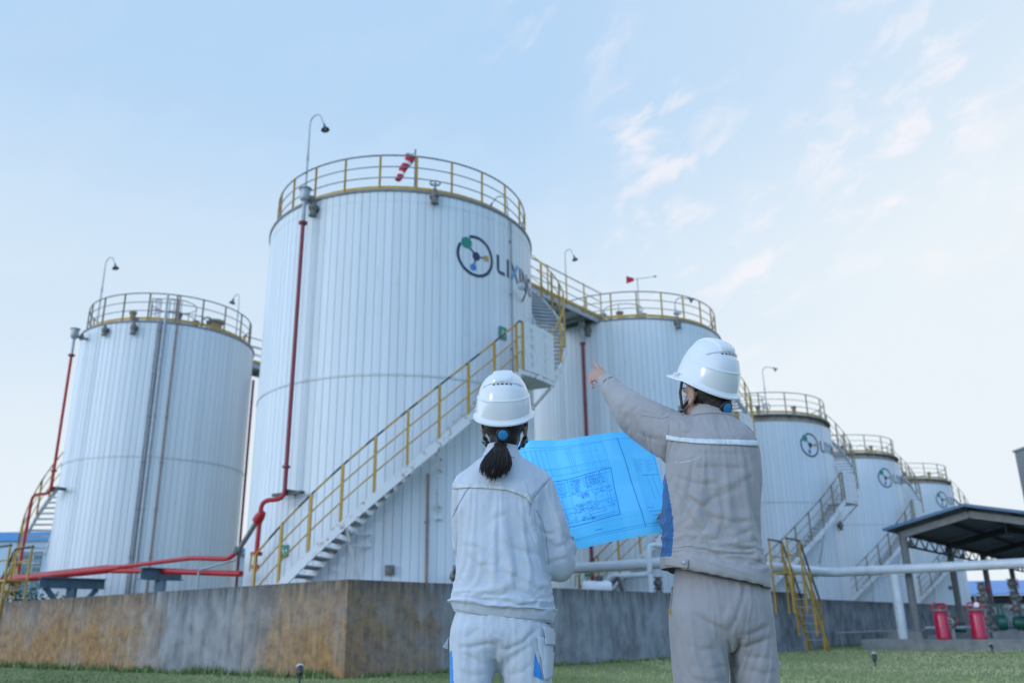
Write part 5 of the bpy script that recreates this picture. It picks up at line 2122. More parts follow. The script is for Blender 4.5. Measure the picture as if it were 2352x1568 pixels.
def make_helmet(person, loc, yaw, tilt, scale=(0.9, 0.9, 0.97)):
    """hard hat worn on the head: local x right, y forward, rim at z = 0"""
    Mh = Matrix.Rotation(yaw, 4, 'Z') @ Matrix.Rotation(tilt, 4, 'X')
    M4 = Matrix.Translation(loc) @ Mh @ Matrix.Diagonal((*scale, 1))
    T = lambda p: M4 @ Vector(p)
    sm = lambda a, b, x: (lambda t: t * t * (3 - 2 * t))(max(0.0, min(1.0, (x - a) / (b - a))))
    RX, RY, HH = 0.111, 0.134, 0.152

    def rim(th):
        b = max(0.0, -math.sin(th))
        return -0.020 * b ** 1.5 - 0.004 * max(0.0, math.sin(th))

    def surf(th, ph, inner=0.0):
        c, s = math.cos(th), math.sin(th)
        e = 2.25
        k = (abs(c) ** e + abs(s) ** e) ** (-1 / e)
        rr = math.cos(ph) ** 0.74
        zr = rim(th)
        z = zr * (1 - math.sin(ph)) + HH * math.sin(ph) ** 1.0
        x, y = RX * rr * k * c, RY * rr * k * s - 0.004 * math.sin(ph)
        d = 0.0
        if inner == 0.0:
            back = sm(0.95, 0.35, s)            # everywhere except the front
            zl = 0.064 + 0.006 * s
            d += 0.0014 * sm(zl + 0.002, zl - 0.002, z) * back
            d += 0.0024 * math.exp(-((z - zl) / 0.0024) ** 2) * back
            cr = sm(0.043, 0.034, abs(x)) * sm(0.123, 0.134, z if s < 0 else z + 0.03)
            d += 0.0065 * cr
            if s < -0.05:
                off_a = math.degrees(math.acos(max(-1, min(1, -s)))) * (1 if c > 0 else -1)
                half = 0.0080 * max(0.0, 1 - abs(off_a / 70.0) ** 2.6)
                zc = 0.117 - 0.016 * (off_a / 66.0) ** 2
                if half > 0:
                    d -= 0.0050 * sm(half + 0.002, half - 0.002, abs(z - zc)) * min(1, half / 0.004)
        else:
            d = -inner
        nrm = Vector((x / RX ** 2, y / RY ** 2, max(0, z) / HH ** 2 + 1e-4)).normalized()
        return Vector((x, y, z)) + nrm * d

    n, k = 176, 84
    vs, fs = [], []
    for i in range(k):
        ph = (pi / 2) * (i / k)
        vs += [T(surf(2 * pi * j / n, ph)) for j in range(n)]
    top = len(vs)
    vs.append(T(surf(0, pi / 2 - 1e-4)))
    for i in range(k - 1):
        for j in range(n):
            fs.append((i * n + j, i * n + (j + 1) % n, (i + 1) * n + (j + 1) % n, (i + 1) * n + j))
    for j in range(n):
        fs.append(((k - 1) * n + j, (k - 1) * n + (j + 1) % n, top))
    mb = MB()
    mb.add(vs, fs)
    for i, f in enumerate(fs):          # the recessed crescent of the rear vent is coloured greyer
        if len(f) != 4:
            continue
        ii, jj = i // n, i % n
        th, ph = 2 * pi * (jj + 0.5) / n, (pi / 2) * (ii + 0.5) / k
        if math.sin(th) < -0.35:
            oa = math.degrees(math.acos(max(-1, min(1, -math.sin(th)))))
            half = 0.0080 * max(0.0, 1 - (oa / 70.0) ** 2.6)
            zz = rim(th) * (1 - math.sin(ph)) + HH * math.sin(ph)
            if half > 0.0012 and abs(zz - (0.117 - 0.016 * (oa / 66.0) ** 2)) < half:
                mb.m[i] = 1
    # inner skin
    k2 = 14
    vi, fi = [], []
    for i in range(k2):
        vi += [T(surf(2 * pi * j / n, (pi / 2) * i / k2 * 0.99, 0.004)) for j in range(n)]
    for i in range(k2 - 1):
        for j in range(n):
            fi.append((i * n + j, (i + 1) * n + j, (i + 1) * n + (j + 1) % n, i * n + (j + 1) % n))
    mb.add(vi, fi)
    shell = mb.build('helmet', [M['helmet'], M['vent']], person, sharp=60)

    def brim_w(th):
        s, c = math.sin(th), abs(math.cos(th))
        f = max(0.0, s)
        return 0.013 + 0.044 * f ** 2.2 + 0.003 * max(0, -s)
    prof = [(0.0, 0.010), (0.35, 0.001), (0.85, -0.0045), (0.97, -0.004), (1.0, -0.007), (0.97, -0.0095), (0.8, -0.0085), (0.3, -0.004), (-0.25, -0.001), (-0.25, 0.006)]
    rings = []
    for j in range(n):
        th = 2 * pi * j / n
        p0 = surf(th, 0.0)
        out = Vector((p0.x / RX ** 2, p0.y / RY ** 2, 0)).normalized()
        w = brim_w(th)
        dip = 0.10 * max(0.0, math.sin(th)) * w
        rings.append([T(p0 + out * (a * w) + Vector((0, 0, b - dip * a))) for a, b in prof])
    m = len(prof)
    vs = [p for r_ in rings for p in r_]
    fs = [(j * m + i, ((j + 1) % n) * m + i, ((j + 1) % n) * m + (i + 1) % m, j * m + (i + 1) % m) for j in range(n) for i in range(m)]
    mb = MB()
    mb.add(vs, fs)
    mb.build('brim', M['helmet'], shell, sharp=60)

    def surf_at(off_a, z):
        """outer surface point at angle off the back and height z"""
        th = R(-90 + off_a)
        lo, hi = 0.0, pi / 2
        for _ in range(26):
            mid = (lo + hi) / 2
            if surf(th, mid).z < z:
                lo = mid
            else:
                hi = mid
        return surf(th, lo)

    def slots(lst, zc, hh):
        for a0, a1 in lst:
            mb = MB()
            vs = []
            for q in range(5):
                a = a0 + (a1 - a0) * q / 4
                zz = zc - 0.016 * (a / 66.0) ** 2
                for dz in (-hh, hh):
                    p = surf_at(a, zz + dz)
                    vs.append(T(p + Vector((p.x / RX ** 2, p.y / RY ** 2, p.z / HH ** 2)).normalized() * 0.0012))
            mb.add(vs, [(2 * q, 2 * q + 2, 2 * q + 3, 2 * q + 1) for q in range(4)])
            o = mb.build('vent_slot', M['strap'], shell, smooth=False)
    slots([(-29, -22), (-17, -8.5), (-4.5, 5.5), (10, 18.5), (23, 30)], 0.117, 0.0021)
    slots([(150, 156), (159, 165), (168, 174)], 0.132, 0.003)
    # side clips in the brim
    for q in (-1, 1):
        mb = MB()
        c = surf(R(90 - q * 62), 0.02)
        tdir = Vector((-0.35 * q, 0.94, 0))
        mb.bar(T(c + tdir * -0.024 + Vector((q * 0.008, 0, 0.008))), T(c + tdir * 0.024 + Vector((q * 0.008, 0, 0.004))), 0.006, 0.008)
        mb.build('side_clip', M['helmet'], shell)
    # harness band, knob, chin strap
    mb = MB()
    rg = []
    for j in range(48):
        th = 2 * pi * j / 48
        s = max(0.0, -math.sin(th))
        zt, zb = 0.012 - 0.022 * s, -0.020 - 0.058 * s ** 1.5
        x, y = 0.087 * math.cos(th), 0.108 * math.sin(th) - 0.004
        rg.append([T((x * 1.0, y * 1.0, zt)), T((x * 1.035, y * 1.035, zt)), T((x * 1.01, y * 1.01, zb)), T((x * 0.975, y * 0.975, zb))])
    vs = [p for r_ in rg for p in r_]
    mb.add(vs, [(j * 4 + i, ((j + 1) % 48) * 4 + i, ((j + 1) % 48) * 4 + (i + 1) % 4, j * 4 + (i + 1) % 4) for j in range(48) for i in range(4)])
    band = mb.build('harness_band', M['strap'], shell)
    for q in (-1, 1):
        mb = MB()
        vs = []
        for i in range(5):
            th = R(-90 + q * (42 + 4.5 * i))
            for zz in (-0.006, -0.034 + 0.006 * i):
                vs.append(T((0.094 * math.cos(th), 0.116 * math.sin(th) - 0.004, zz)))
        mb.add(vs, [(2 * i, 2 * i + 1, 2 * i + 3, 2 * i + 2) for i in range(4)])
        o = mb.build('harness_tab', M['strapgrey'], band, smooth=False)
        thicken(o, 0.002)
    kc = Vector((0.0, -0.130, -0.060))
    Mk = (Mh.to_3x3() @ Matrix.Rotation(pi / 2, 3, 'X'))
    mb = MB()
    mb.lathe([(0.0, -0.006), (0.023, -0.006), (0.025, 0.002), (0.025, 0.014), (0.022, 0.017), (0.0, 0.017)], 28, c=T(kc), M=Mk)
    kb = mb.build('knob_ring', M['strap'], band)
    mb = MB()
    mb.lathe([(0.0175, 0.0165), (0.0175, 0.019), (0.014, 0.0205), (0.0, 0.0205)], 26, c=T(kc), M=Mk)
    mb.build('knob', M['knob'], band)
    for q in (-1, 1):
        mb = MB()
        j_ = (q * 0.083, 0.012, -0.105)
        mb.tube([T((q * 0.090, 0.045, -0.005)), T((q * 0.090, 0.038, -0.055)), T(j_), T((q * 0.055, 0.058, -0.150)), T((0, 0.072, -0.163))], [0.0055] * 5, 6)
        mb.tube([T((q * 0.086, -0.050, -0.012)), T((q * 0.085, -0.028, -0.06)), T(j_)], [0.0055] * 3, 6)
        mb.bar(T(j_), T((q * 0.068, 0.040, -0.135)), 0.012, 0.020)
        mb.build('chin_strap', M['strap'], band)
        mb = MB()
        mb.bar(T((q * 0.086, 0.014, -0.104)), T((q * 0.080, 0.022, -0.115)), 0.016, 0.022)
        mb.build('buckle', M['strapgrey'], band)
    return shell


def face_bits(root, P, Mh, s=1.0):
    for q in (-1, 1):
        mb = MB()
        mb.ellipsoid(P(q * 0.030, 0.076, 0.006), (0.0125 * s, 0.012 * s, 0.0115 * s), Mh, 14, 10)
        e = mb.build('eye', M['eye'], root)
        mb = MB()
        mb.ellipsoid(P(q * 0.030, 0.0855, 0.006), (0.0055 * s, 0.0035 * s, 0.0055 * s), Mh, 12, 8)
        mb.build('iris', M['strap'], e)
        mb = MB()
        mb.capsule([P(q * 0.014, 0.092, 0.030), P(q * 0.046, 0.080, 0.031)], [0.004 * s, 0.003 * s], 8)
        mb.build('eyebrow', M['hair'], root)


def shoes(root, feet):
    for (x, y, hx) in feet:
        g = ground_z(x, y)
        mb = MB()
        mb.loft([oval(x, y + 0.045, g + 0.0, 0.047, 0.145, 28, 2.6, 0, hx), oval(x, y + 0.045, g + 0.025, 0.050, 0.148, 28, 2.6, 0, hx),
                 oval(x, y + 0.035, g + 0.055, 0.047, 0.130, 28, 2.4, 0, hx), oval(x, y - 0.01, g + 0.09, 0.044, 0.075, 28, 2.2, 0, hx), oval(x, y - 0.03, g + 0.13, 0.045, 0.055, 28, 2.0, 0, hx)])
        mb.build('shoe', M['shoe'], root)


def set_parent_keep(root):
    """children were built in world coordinates"""
    for o in bpy.data.objects:
        if o.parent == root:
            o.matrix_parent_inverse = Matrix.Translation(-root.location)


def make_man():
    Y = 3.0
    root = thing('person', (0.68, 3.0, 0), 'man in grey work clothes and white helmet, pointing up with his left arm', 'person', 'workers seen from behind')
    # ---------------- body
    mb = MB()
    hc = (0.702, 3.035, 1.575)
    yaw, tilt = R(30), R(16)
    P, Mh = add_head(mb, hc, yaw, tilt)
    mb.capsule([(0.715, 3.02, 1.42), (0.710, 3.02, 1.50), (0.705, 3.025, 1.56)], [0.062, 0.056, 0.056], 18)
    mb.loft([oval(0.70, 3.0, z, w, d) for z, w, d in ((0.84, 0.13, 0.085), (1.0, 0.12, 0.085), (1.2, 0.125, 0.085), (1.36, 0.13, 0.085), (1.44, 0.10, 0.065))])
    sh, el, wr = (0.605, 3.0, 1.42), (0.455, 3.20, 1.585), (0.384, 3.45, 1.762)
    mb.capsule([sh, el, wr], [0.045, 0.038, 0.027], 14)
    # pointing left hand
    A = lambda x, z, y: at_y(x, z, Y, y)
    w0 = Vector(wr)
    kn = [A(0.318, 1.683, 3.55), A(0.306, 1.677, 3.555), A(0.298, 1.665, 3.55), A(0.298, 1.650, 3.54)]
    for k_ in kn:
        mb.capsule([w0, (w0 + k_) / 2, k_], [0.020, 0.0175, 0.0125], 10)
    mb.capsule([kn[0], A(0.308, 1.694, 3.585), A(0.300, 1.704, 3.61), A(0.2945, 1.711, 3.63)], [0.0105, 0.0092, 0.0085, 0.0068], 10)
    mb.capsule([kn[1], A(0.290, 1.675, 3.585), A(0.281, 1.662, 3.575), A(0.285, 1.650, 3.55)], [0.0108, 0.0098, 0.009, 0.008], 10)
    mb.capsule([kn[2], A(0.281, 1.660, 3.575), A(0.276, 1.645, 3.56), A(0.281, 1.634, 3.535)], [0.0105, 0.0095, 0.0088, 0.0078], 10)
    mb.capsule([kn[3], A(0.283, 1.642, 3.56), A(0.282, 1.627, 3.54), A(0.289, 1.616, 3.52)], [0.0098, 0.0088, 0.0082, 0.0072], 10)
    mb.capsule([A(0.332, 1.655, 3.48), A(0.329, 1.668, 3.53), A(0.316, 1.670, 3.58), A(0.302, 1.668, 3.60)], [0.016, 0.0125, 0.0105, 0.0085], 10)
    # right arm forward to the sheet
    sh2, el2, wr2 = (0.805, 3.0, 1.40), (0.800, 3.11, 1.17), (0.665, 3.37, 1.20)
    mb.capsule([sh2, el2, wr2], [0.045, 0.038, 0.027], 14)
    f2 = (Vector(wr2) - Vector(el2)).normalized()
    add_hand(mb, Vector(wr2) + f2 * 0.012, f2, (-0.5, 0.3, -0.4), 0.75)
    for (x0, x1, y) in ((0.61, 0.60, 2.995), (0.77, 0.775, 3.02)):
        g = ground_z(x1, y)
        mb.capsule([(x0, y, 0.86), (x0, y, 0.48), (x1, y, g + 0.10)], [0.075, 0.052, 0.036], 14)
        mb.capsule([(x1, y - 0.02, g + 0.06), (x1, y + 0.13, g + 0.035)], [0.032, 0.028], 12)
    body = link('body', remesh(mb, 'body', 0.0048, 2, [M['skin']]), root)
    face_bits(body, P, Mh)
    # hair at the nape and temples
    mb = MB()
    mb.ellipsoid(P(0, -0.016, 0.035), (0.0785, 0.091, 0.086), Mh, 24, 16)
    mb.ellipsoid(P(0, -0.050, -0.012), (0.058, 0.052, 0.055), Mh, 20, 12)
    hme = remesh(mb, 'hair', 0.006, 1, [M['hair']])
    fold_cloth(hme, [], 3, 0.003, nscale=60)
    link('hair', hme, root)

    # ---------------- jacket
    mb = MB()
    yc = 3.0
    rings = []
    for z, l, r_, hd, tl, cy in ((0.940, 0.487, 0.846, 0.150, -0.22, 2.985), (0.965, 0.489, 0.845, 0.150, -0.21, 2.985), (1.005, 0.493, 0.843, 0.144, -0.19, 2.988), (1.06, 0.498, 0.834, 0.135, -0.12, 2.99),
                                 (1.12, 0.501, 0.830, 0.130, -0.04, 2.995), (1.20, 0.506, 0.842, 0.128, 0, 3.0), (1.30, 0.520, 0.862, 0.128, 0, 3.0),
                                 (1.37, 0.54, 0.866, 0.126, 0, 3.0), (1.42, 0.565, 0.856, 0.115, 0, 3.0), (1.455, 0.59, 0.838, 0.098, 0, 3.005), (1.485, 0.62, 0.80, 0.078, 0, 3.01), (1.51, 0.65, 0.768, 0.062, 0, 3.015)):
        rings.append(oval((l + r_) / 2, cy, z, (r_ - l) / 2, hd, 48, 2.4, tl))
    mb.loft(rings)
    A2 = [Vector(sh) + Vector((0.02, 0, -0.01)), Vector((0.535, 3.09, 1.495)), Vector(el), Vector((0.418, 3.33, 1.672)), Vector(wr) - Vector((-0.006, 0.02, 0.012))]
    mb.capsule([A2[0], A2[1], A2[2]], [0.088, 0.077, 0.068], 20)
    mb.tube([A2[1], A2[2], A2[3], A2[4]], [0.075, 0.068, 0.056, 0.037], 20)
    mb.capsule([(0.79, 3.0, 1.405), (0.800, 3.05, 1.29), (0.795, 3.11, 1.17)], [0.072, 0.062, 0.058], 18)
    mb.tube([(0.795, 3.11, 1.17), (0.74, 3.22, 1.18), wr2], [0.058, 0.050, 0.036], 18)
    jm = remesh(mb, 'jacket', 0.0095, 3, [M['mcloth'], M['blueins'], M['lining']])
    jm = drape(jm, 20, 0.065, 0.014, lambda f: f.normal.z < -0.7 and f.calc_center_median().z < 1.02 and abs(f.calc_center_median().y - 3.0) < 0.13,
               [lambda c: c.z > 1.495 and c.x > 0.63, lambda c: c.z + 0.20 * (c.x - 0.666) < 0.985 and abs(c.y - 2.99) < 0.17, lambda c: (c - Vector(wr)).length < 0.075, lambda c: (c - Vector(wr2)).length < 0.06])
    q = 3.0 / 3.2
    SF = lambda pts: [(x * q, 0.8 + (z - 0.8) * q) for x, z in pts]
    folds = [([(0.539, 1.277), (0.602, 1.145), (0.692, 1.021), (0.737, 0.977)], Y, 0.017, 0.013),
             ([(0.546, 1.272), (0.655, 1.169), (0.746, 1.069), (0.818, 0.990), (0.840, 0.966)], Y, 0.020, 0.016),
             ([(0.558, 1.292), (0.637, 1.262), (0.714, 1.264)], Y, 0.013, 0.012),
             ([(0.616, 1.322), (0.719, 1.320), (0.821, 1.314)], Y, 0.010, 0.013),
             ([(0.580, 1.225), (0.650, 1.185), (0.689, 1.214), (0.815, 1.257)], Y, 0.014, 0.014),
             ([(0.644, 1.159), (0.752, 1.128), (0.823, 1.136)], Y, 0.016, 0.014),
             ([(0.700, 1.09), (0.743, 1.076), (0.815, 1.107)], Y, 0.016, 0.013),
             ([(0.691, 1.234), (0.764, 1.253), (0.844, 1.293)], Y, 0.012, 0.015),
             ([(0.720, 1.059), (0.832, 1.024)], Y, 0.012, 0.012),
             ([(0.532, 1.297), (0.541, 1.206), (0.548, 1.091)], Y, 0.008, 0.009),
             ([(0.592, 1.488), (0.597, 1.451), (0.624, 1.434)], Y, 0.016, 0.010),
             ([(0.675, 1.495), (0.688, 1.460), (0.706, 1.440)], Y, 0.008, 0.012),
             ([(0.555, 1.49), (0.545, 1.435), (0.526, 1.343)], Y, 0.014, 0.010),
             ([(0.558, 1.343), (0.607, 1.345), (0.650, 1.358)], Y, 0.007, 0.007),
             ([(0.619, 1.375), (0.706, 1.367), (0.836, 1.368)], Y, 0.006, 0.012),
             ([(0.780, 1.465), (0.827, 1.438)], Y, 0.011, 0.010),
             ([(0.640, 1.46), (0.72, 1.452), (0.80, 1.44)], Y, 0.007, 0.014),
             ([(0.51, 1.021), (0.592, 1.014), (0.689, 0.981), (0.785, 0.953), (0.838, 0.940)], Y, 0.007, 0.005),
             (SF([(0.544, 1.589), (0.488, 1.598), (0.454, 1.569), (0.461, 1.504)]), Y, 0.020, 0.011),
             (SF([(0.588, 1.567), (0.562, 1.549), (0.562, 1.503)]), Y, 0.013, 0.010),
             (SF([(0.422, 1.681), (0.386, 1.691), (0.357, 1.669)]), Y, 0.013, 0.007),
             (SF([(0.407, 1.552), (0.424, 1.602), (0.455, 1.638)]), Y, 0.012, 0.013),
             (SF([(0.486, 1.572), (0.555, 1.550), (0.584, 1.560)]), Y, 0.009, 0.008),
             (SF([(0.46, 1.50), (0.51, 1.47), (0.56, 1.46)]), Y, 0.012, 0.013),
             (SF([(0.50, 1.62), (0.45, 1.60), (0.40, 1.58)]), Y, 0.010, 0.012)]
    fold_cloth(jm, folds, 1, 0.0010, nscale=11)
    # blue side insert and navy lining under the open hem
    bz = [(1.297, 0.528), (1.20, 0.539), (1.146, 0.543), (1.096, 0.541), (1.028, 0.530)]
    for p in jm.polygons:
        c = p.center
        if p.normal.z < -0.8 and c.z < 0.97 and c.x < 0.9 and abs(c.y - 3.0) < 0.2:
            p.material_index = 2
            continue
        k_ = 3.0 / c.y
        x, z = c.x * k_, 0.8 + (c.z - 0.8) * k_
        if 1.020 < z < 1.300 and c.x < 0.60:
            for (z1, x1), (z0, x0) in zip(bz[:-1], bz[1:]):
                if z0 <= z <= z1 or (z < 1.028 and z0 == 1.028):
                    lim = x0 + (x1 - x0) * (z - z0) / (z1 - z0)
                    if x < lim:
                        p.material_index = 1
    jb = bvh_of(jm)
    jacket = link('jacket', jm, root)
    # reflective band across the back
    mb = MB()
    up_ = [(0.542, 1.437), (0.59, 1.427), (0.640, 1.421), (0.75, 1.417), (0.863, 1.411)]
    lo_ = [(0.541, 1.420), (0.59, 1.411), (0.640, 1.404), (0.75, 1.398), (0.864, 1.391)]
    for i in range(4):
        patch(jb, lo_[i], lo_[i + 1], up_[i + 1], up_[i], Y, 16, 3, 0.0035, mb)
    o = mb.build('reflective_band', M['reflect'], jacket)
    thicken(o, 0.002)
    # hem tab with stud
    mb = patch(jb, (0.51, 0.992), (0.583, 0.980), (0.586, 1.008), (0.51, 1.018), Y, 12, 6, 0.004)
    o = mb.build('hem_tab', M['mcloth'], jacket)
    thicken(o, 0.003)
    p = lay(jb, 0.573, 1.000, Y, 0.008)
    mb = MB()
    mb.lathe([(0.0, 0.004), (0.006, 0.0035), (0.0085, 0.0)], 14, c=p, M=Vector((-0.3, -1, 0.1)).to_track_quat('Z', 'Y').to_matrix())
    mb.build('stud', M['galv'], o)
    # light piping line below the band
    mb = MB()
    pts = [lay(jb, x, z, Y, 0.001) for x, z in ((0.565, 1.339), (0.590, 1.339), (0.62, 1.343), (0.645, 1.352), (0.655, 1.357))]
    mb.tube(pts, 0.0014, 5)
    mb.build('piping', M['paperlight'], jacket)
    # shoulder seams
    mb = MB()
    for ln in ([(0.553, 1.478), (0.548, 1.45), (0.540, 1.41), (0.530, 1.36), (0.524, 1.33)], [(0.82, 1.475), (0.850, 1.44), (0.858, 1.38)],
               [(0.455, 1.51), (0.49, 1.505), (0.53, 1.497), (0.556, 1.505)]):
        Q = []
        for (a, b), (c, d) in zip(ln[:-1], ln[1:]):
            for k_ in range(14):
                pp = lay(jb, a + (c - a) * k_ / 14, b + (d - b) * k_ / 14, Y, 0.0009)
                if pp:
                    Q.append(pp)
        if len(Q) > 2:
            mb = MB()
            mb.tube(Q, 0.0012, 5)
            mb.build('seam', M['mcloth2'], jacket)
    # collar
    mb = MB()
    cx, cy = 0.712, 3.018
    mb.loft([oval(cx, cy, 1.498, 0.078, 0.074, 40, 2.1, -0.06), oval(cx, cy, 1.500, 0.082, 0.078, 40, 2.1, -0.06), oval(cx - 0.002, cy, 1.520, 0.073, 0.070, 40, 2.1, -0.03), oval(cx - 0.004, cy, 1.538, 0.064, 0.062, 40, 2.1, 0.0),
             oval(cx - 0.004, cy, 1.540, 0.060, 0.058, 40, 2.1, 0.0), oval(cx - 0.003, cy, 1.52, 0.060, 0.058, 40, 2.1, 0.0), oval(cx, cy, 1.495, 0.066, 0.064, 40, 2.1)], caps=False)
    mb.build('collar', M['mcloth'], jacket, sharp=60)
    # cuff
    mb = MB()
    d_ = (Vector(wr) - Vector(el)).normalized()
    e_ = Vector(wr) - Vector((-0.006, 0.02, 0.012))
    mb.tube([e_ - d_ * 0.045, e_ - d_ * 0.02, e_ + d_ * 0.012, e_ + d_ * 0.013, e_ - d_ * 0.01], [0.042, 0.040, 0.0385, 0.034, 0.031], 20, caps=False)
    mb.build('cuff', M['mcloth'], jacket, sharp=60)

    # ---------------- trousers
    mb = MB()
    mb.loft([oval(0.685, 3.0, 1.01, 0.140, 0.105, 44), oval(0.687, 2.997, 0.95, 0.153, 0.115, 44), oval(0.683, 2.99, 0.88, 0.166, 0.130, 44), oval(0.676, 2.995, 0.82, 0.174, 0.132, 44), oval(0.674, 3.0, 0.765, 0.172, 0.115, 44)])
    gl, gr_ = ground_z(0.6, 3), ground_z(0.78, 3)
    mb.loft([oval(0.592, 2.985, 0.86, 0.088, 0.110, 32), oval(0.593, 2.985, 0.78, 0.092, 0.112, 32), oval(0.588, 2.99, 0.70, 0.0850, 0.105, 32), oval(0.590, 2.995, 0.60, 0.0830, 0.100, 32),
             oval(0.60, 3.0, 0.45, 0.085, 0.095, 32), oval(0.60, 2.99, 0.25, 0.076, 0.088, 32), oval(0.60, 2.98, 0.10 + gl, 0.070, 0.082, 32), oval(0.60, 2.98, 0.035 + gl, 0.070, 0.085, 32)])
    mb.loft([oval(0.768, 3.01, 0.86, 0.080, 0.110, 32), oval(0.772, 3.015, 0.78, 0.080, 0.108, 32), oval(0.779, 3.02, 0.70, 0.0715, 0.102, 32), oval(0.779, 3.025, 0.60, 0.071, 0.098, 32),
             oval(0.773, 3.03, 0.45, 0.078, 0.095, 32), oval(0.775, 3.02, 0.25, 0.073, 0.088, 32), oval(0.775, 3.01, 0.10 + gr_, 0.069, 0.082, 32), oval(0.775, 3.01, 0.035 + gr_, 0.069, 0.085, 32)])
    tm = remesh(mb, 'trousers', 0.0095, 3, [M['mcloth2']])
    tm = drape(tm, 20, 0.045, 0.012, None, [lambda c: c.z > 0.985, lambda c: c.z < 0.05])
    fold_cloth(tm, [([(0.575, 0.85), (0.600, 0.825), (0.639, 0.805), (0.689, 0.776)], Y, 0.016, 0.014),
                    ([(0.705, 0.775), (0.735, 0.83), (0.755, 0.88), (0.766, 0.925)], Y, 0.018, 0.013),
                    ([(0.700, 0.760), (0.694, 0.70), (0.690, 0.60)], Y, 0.010, 0.010),
                    ([(0.735, 0.725), (0.778, 0.737), (0.84, 0.757)], Y, 0.016, 0.013),
                    ([(0.730, 0.758), (0.791, 0.776), (0.845, 0.800)], Y, 0.014, 0.012),
                    ([(0.622, 0.663), (0.689, 0.673)], Y, 0.008, 0.010),
                    ([(0.560, 0.640), (0.62, 0.620), (0.68, 0.632)], Y, 0.010, 0.012),
                    ([(0.740, 0.700), (0.845, 0.690)], Y, 0.010, 0.012),
                    ([(0.531, 0.857), (0.524, 0.741), (0.528, 0.624)], Y, 0.007, 0.007),
                    ([(0.75, 0.66), (0.80, 0.645), (0.845, 0.65)], Y, 0.012, 0.014),
                    ([(0.56, 0.74), (0.60, 0.72), (0.66, 0.725)], Y, 0.008, 0.016)], 2, 0.001, nscale=11)
    tb = bvh_of(tm)
    tr = link('trousers', tm, root)
    mb = MB()      # hip pocket slit with zip
    pts = [lay(tb, x, z, Y, 0.0015) for x, z in ((0.532, 0.955), (0.527, 0.92), (0.520, 0.88), (0.513, 0.842))]
    pts = [p for p in pts if p]
    if len(pts) > 2:
        mb.tube(pts, 0.0045, 6)
        pk = mb.build('pocket_zip', M['valve'], tr)
    p = lay(tb, 0.514, 0.842, Y, 0.003)
    if p:
        mb = MB()
        mb.box(p, (0.010, 0.006, 0.014))
        mb.build('zip_pull', M['yellow'], tr)
    mb = patch(tb, (0.846, 0.668), (0.851, 0.668), (0.85, 0.70), (0.846, 0.70), Y, 3, 4, 0.008)
    mb = MB()
    mb.add([(0.846, 3.0, 0.70), (0.862, 2.99, 0.672), (0.849, 2.98, 0.668), (0.846, 3.03, 0.70), (0.862, 3.03, 0.672), (0.849, 3.04, 0.668)], [(0, 1, 2), (3, 5, 4), (0, 3, 4, 1), (1, 4, 5, 2), (2, 5, 3, 0)])
    mb.build('pocket_flap', M['mcloth2'], tr, smooth=False)
    shoes(root, [(0.60, 2.97, 0.15), (0.775, 3.0, -0.1)])
    make_helmet(root, Vector((0.706, 3.025, 1.634)), R(30), R(27), (0.9, 0.9, 1.03))
    set_parent_keep(root)


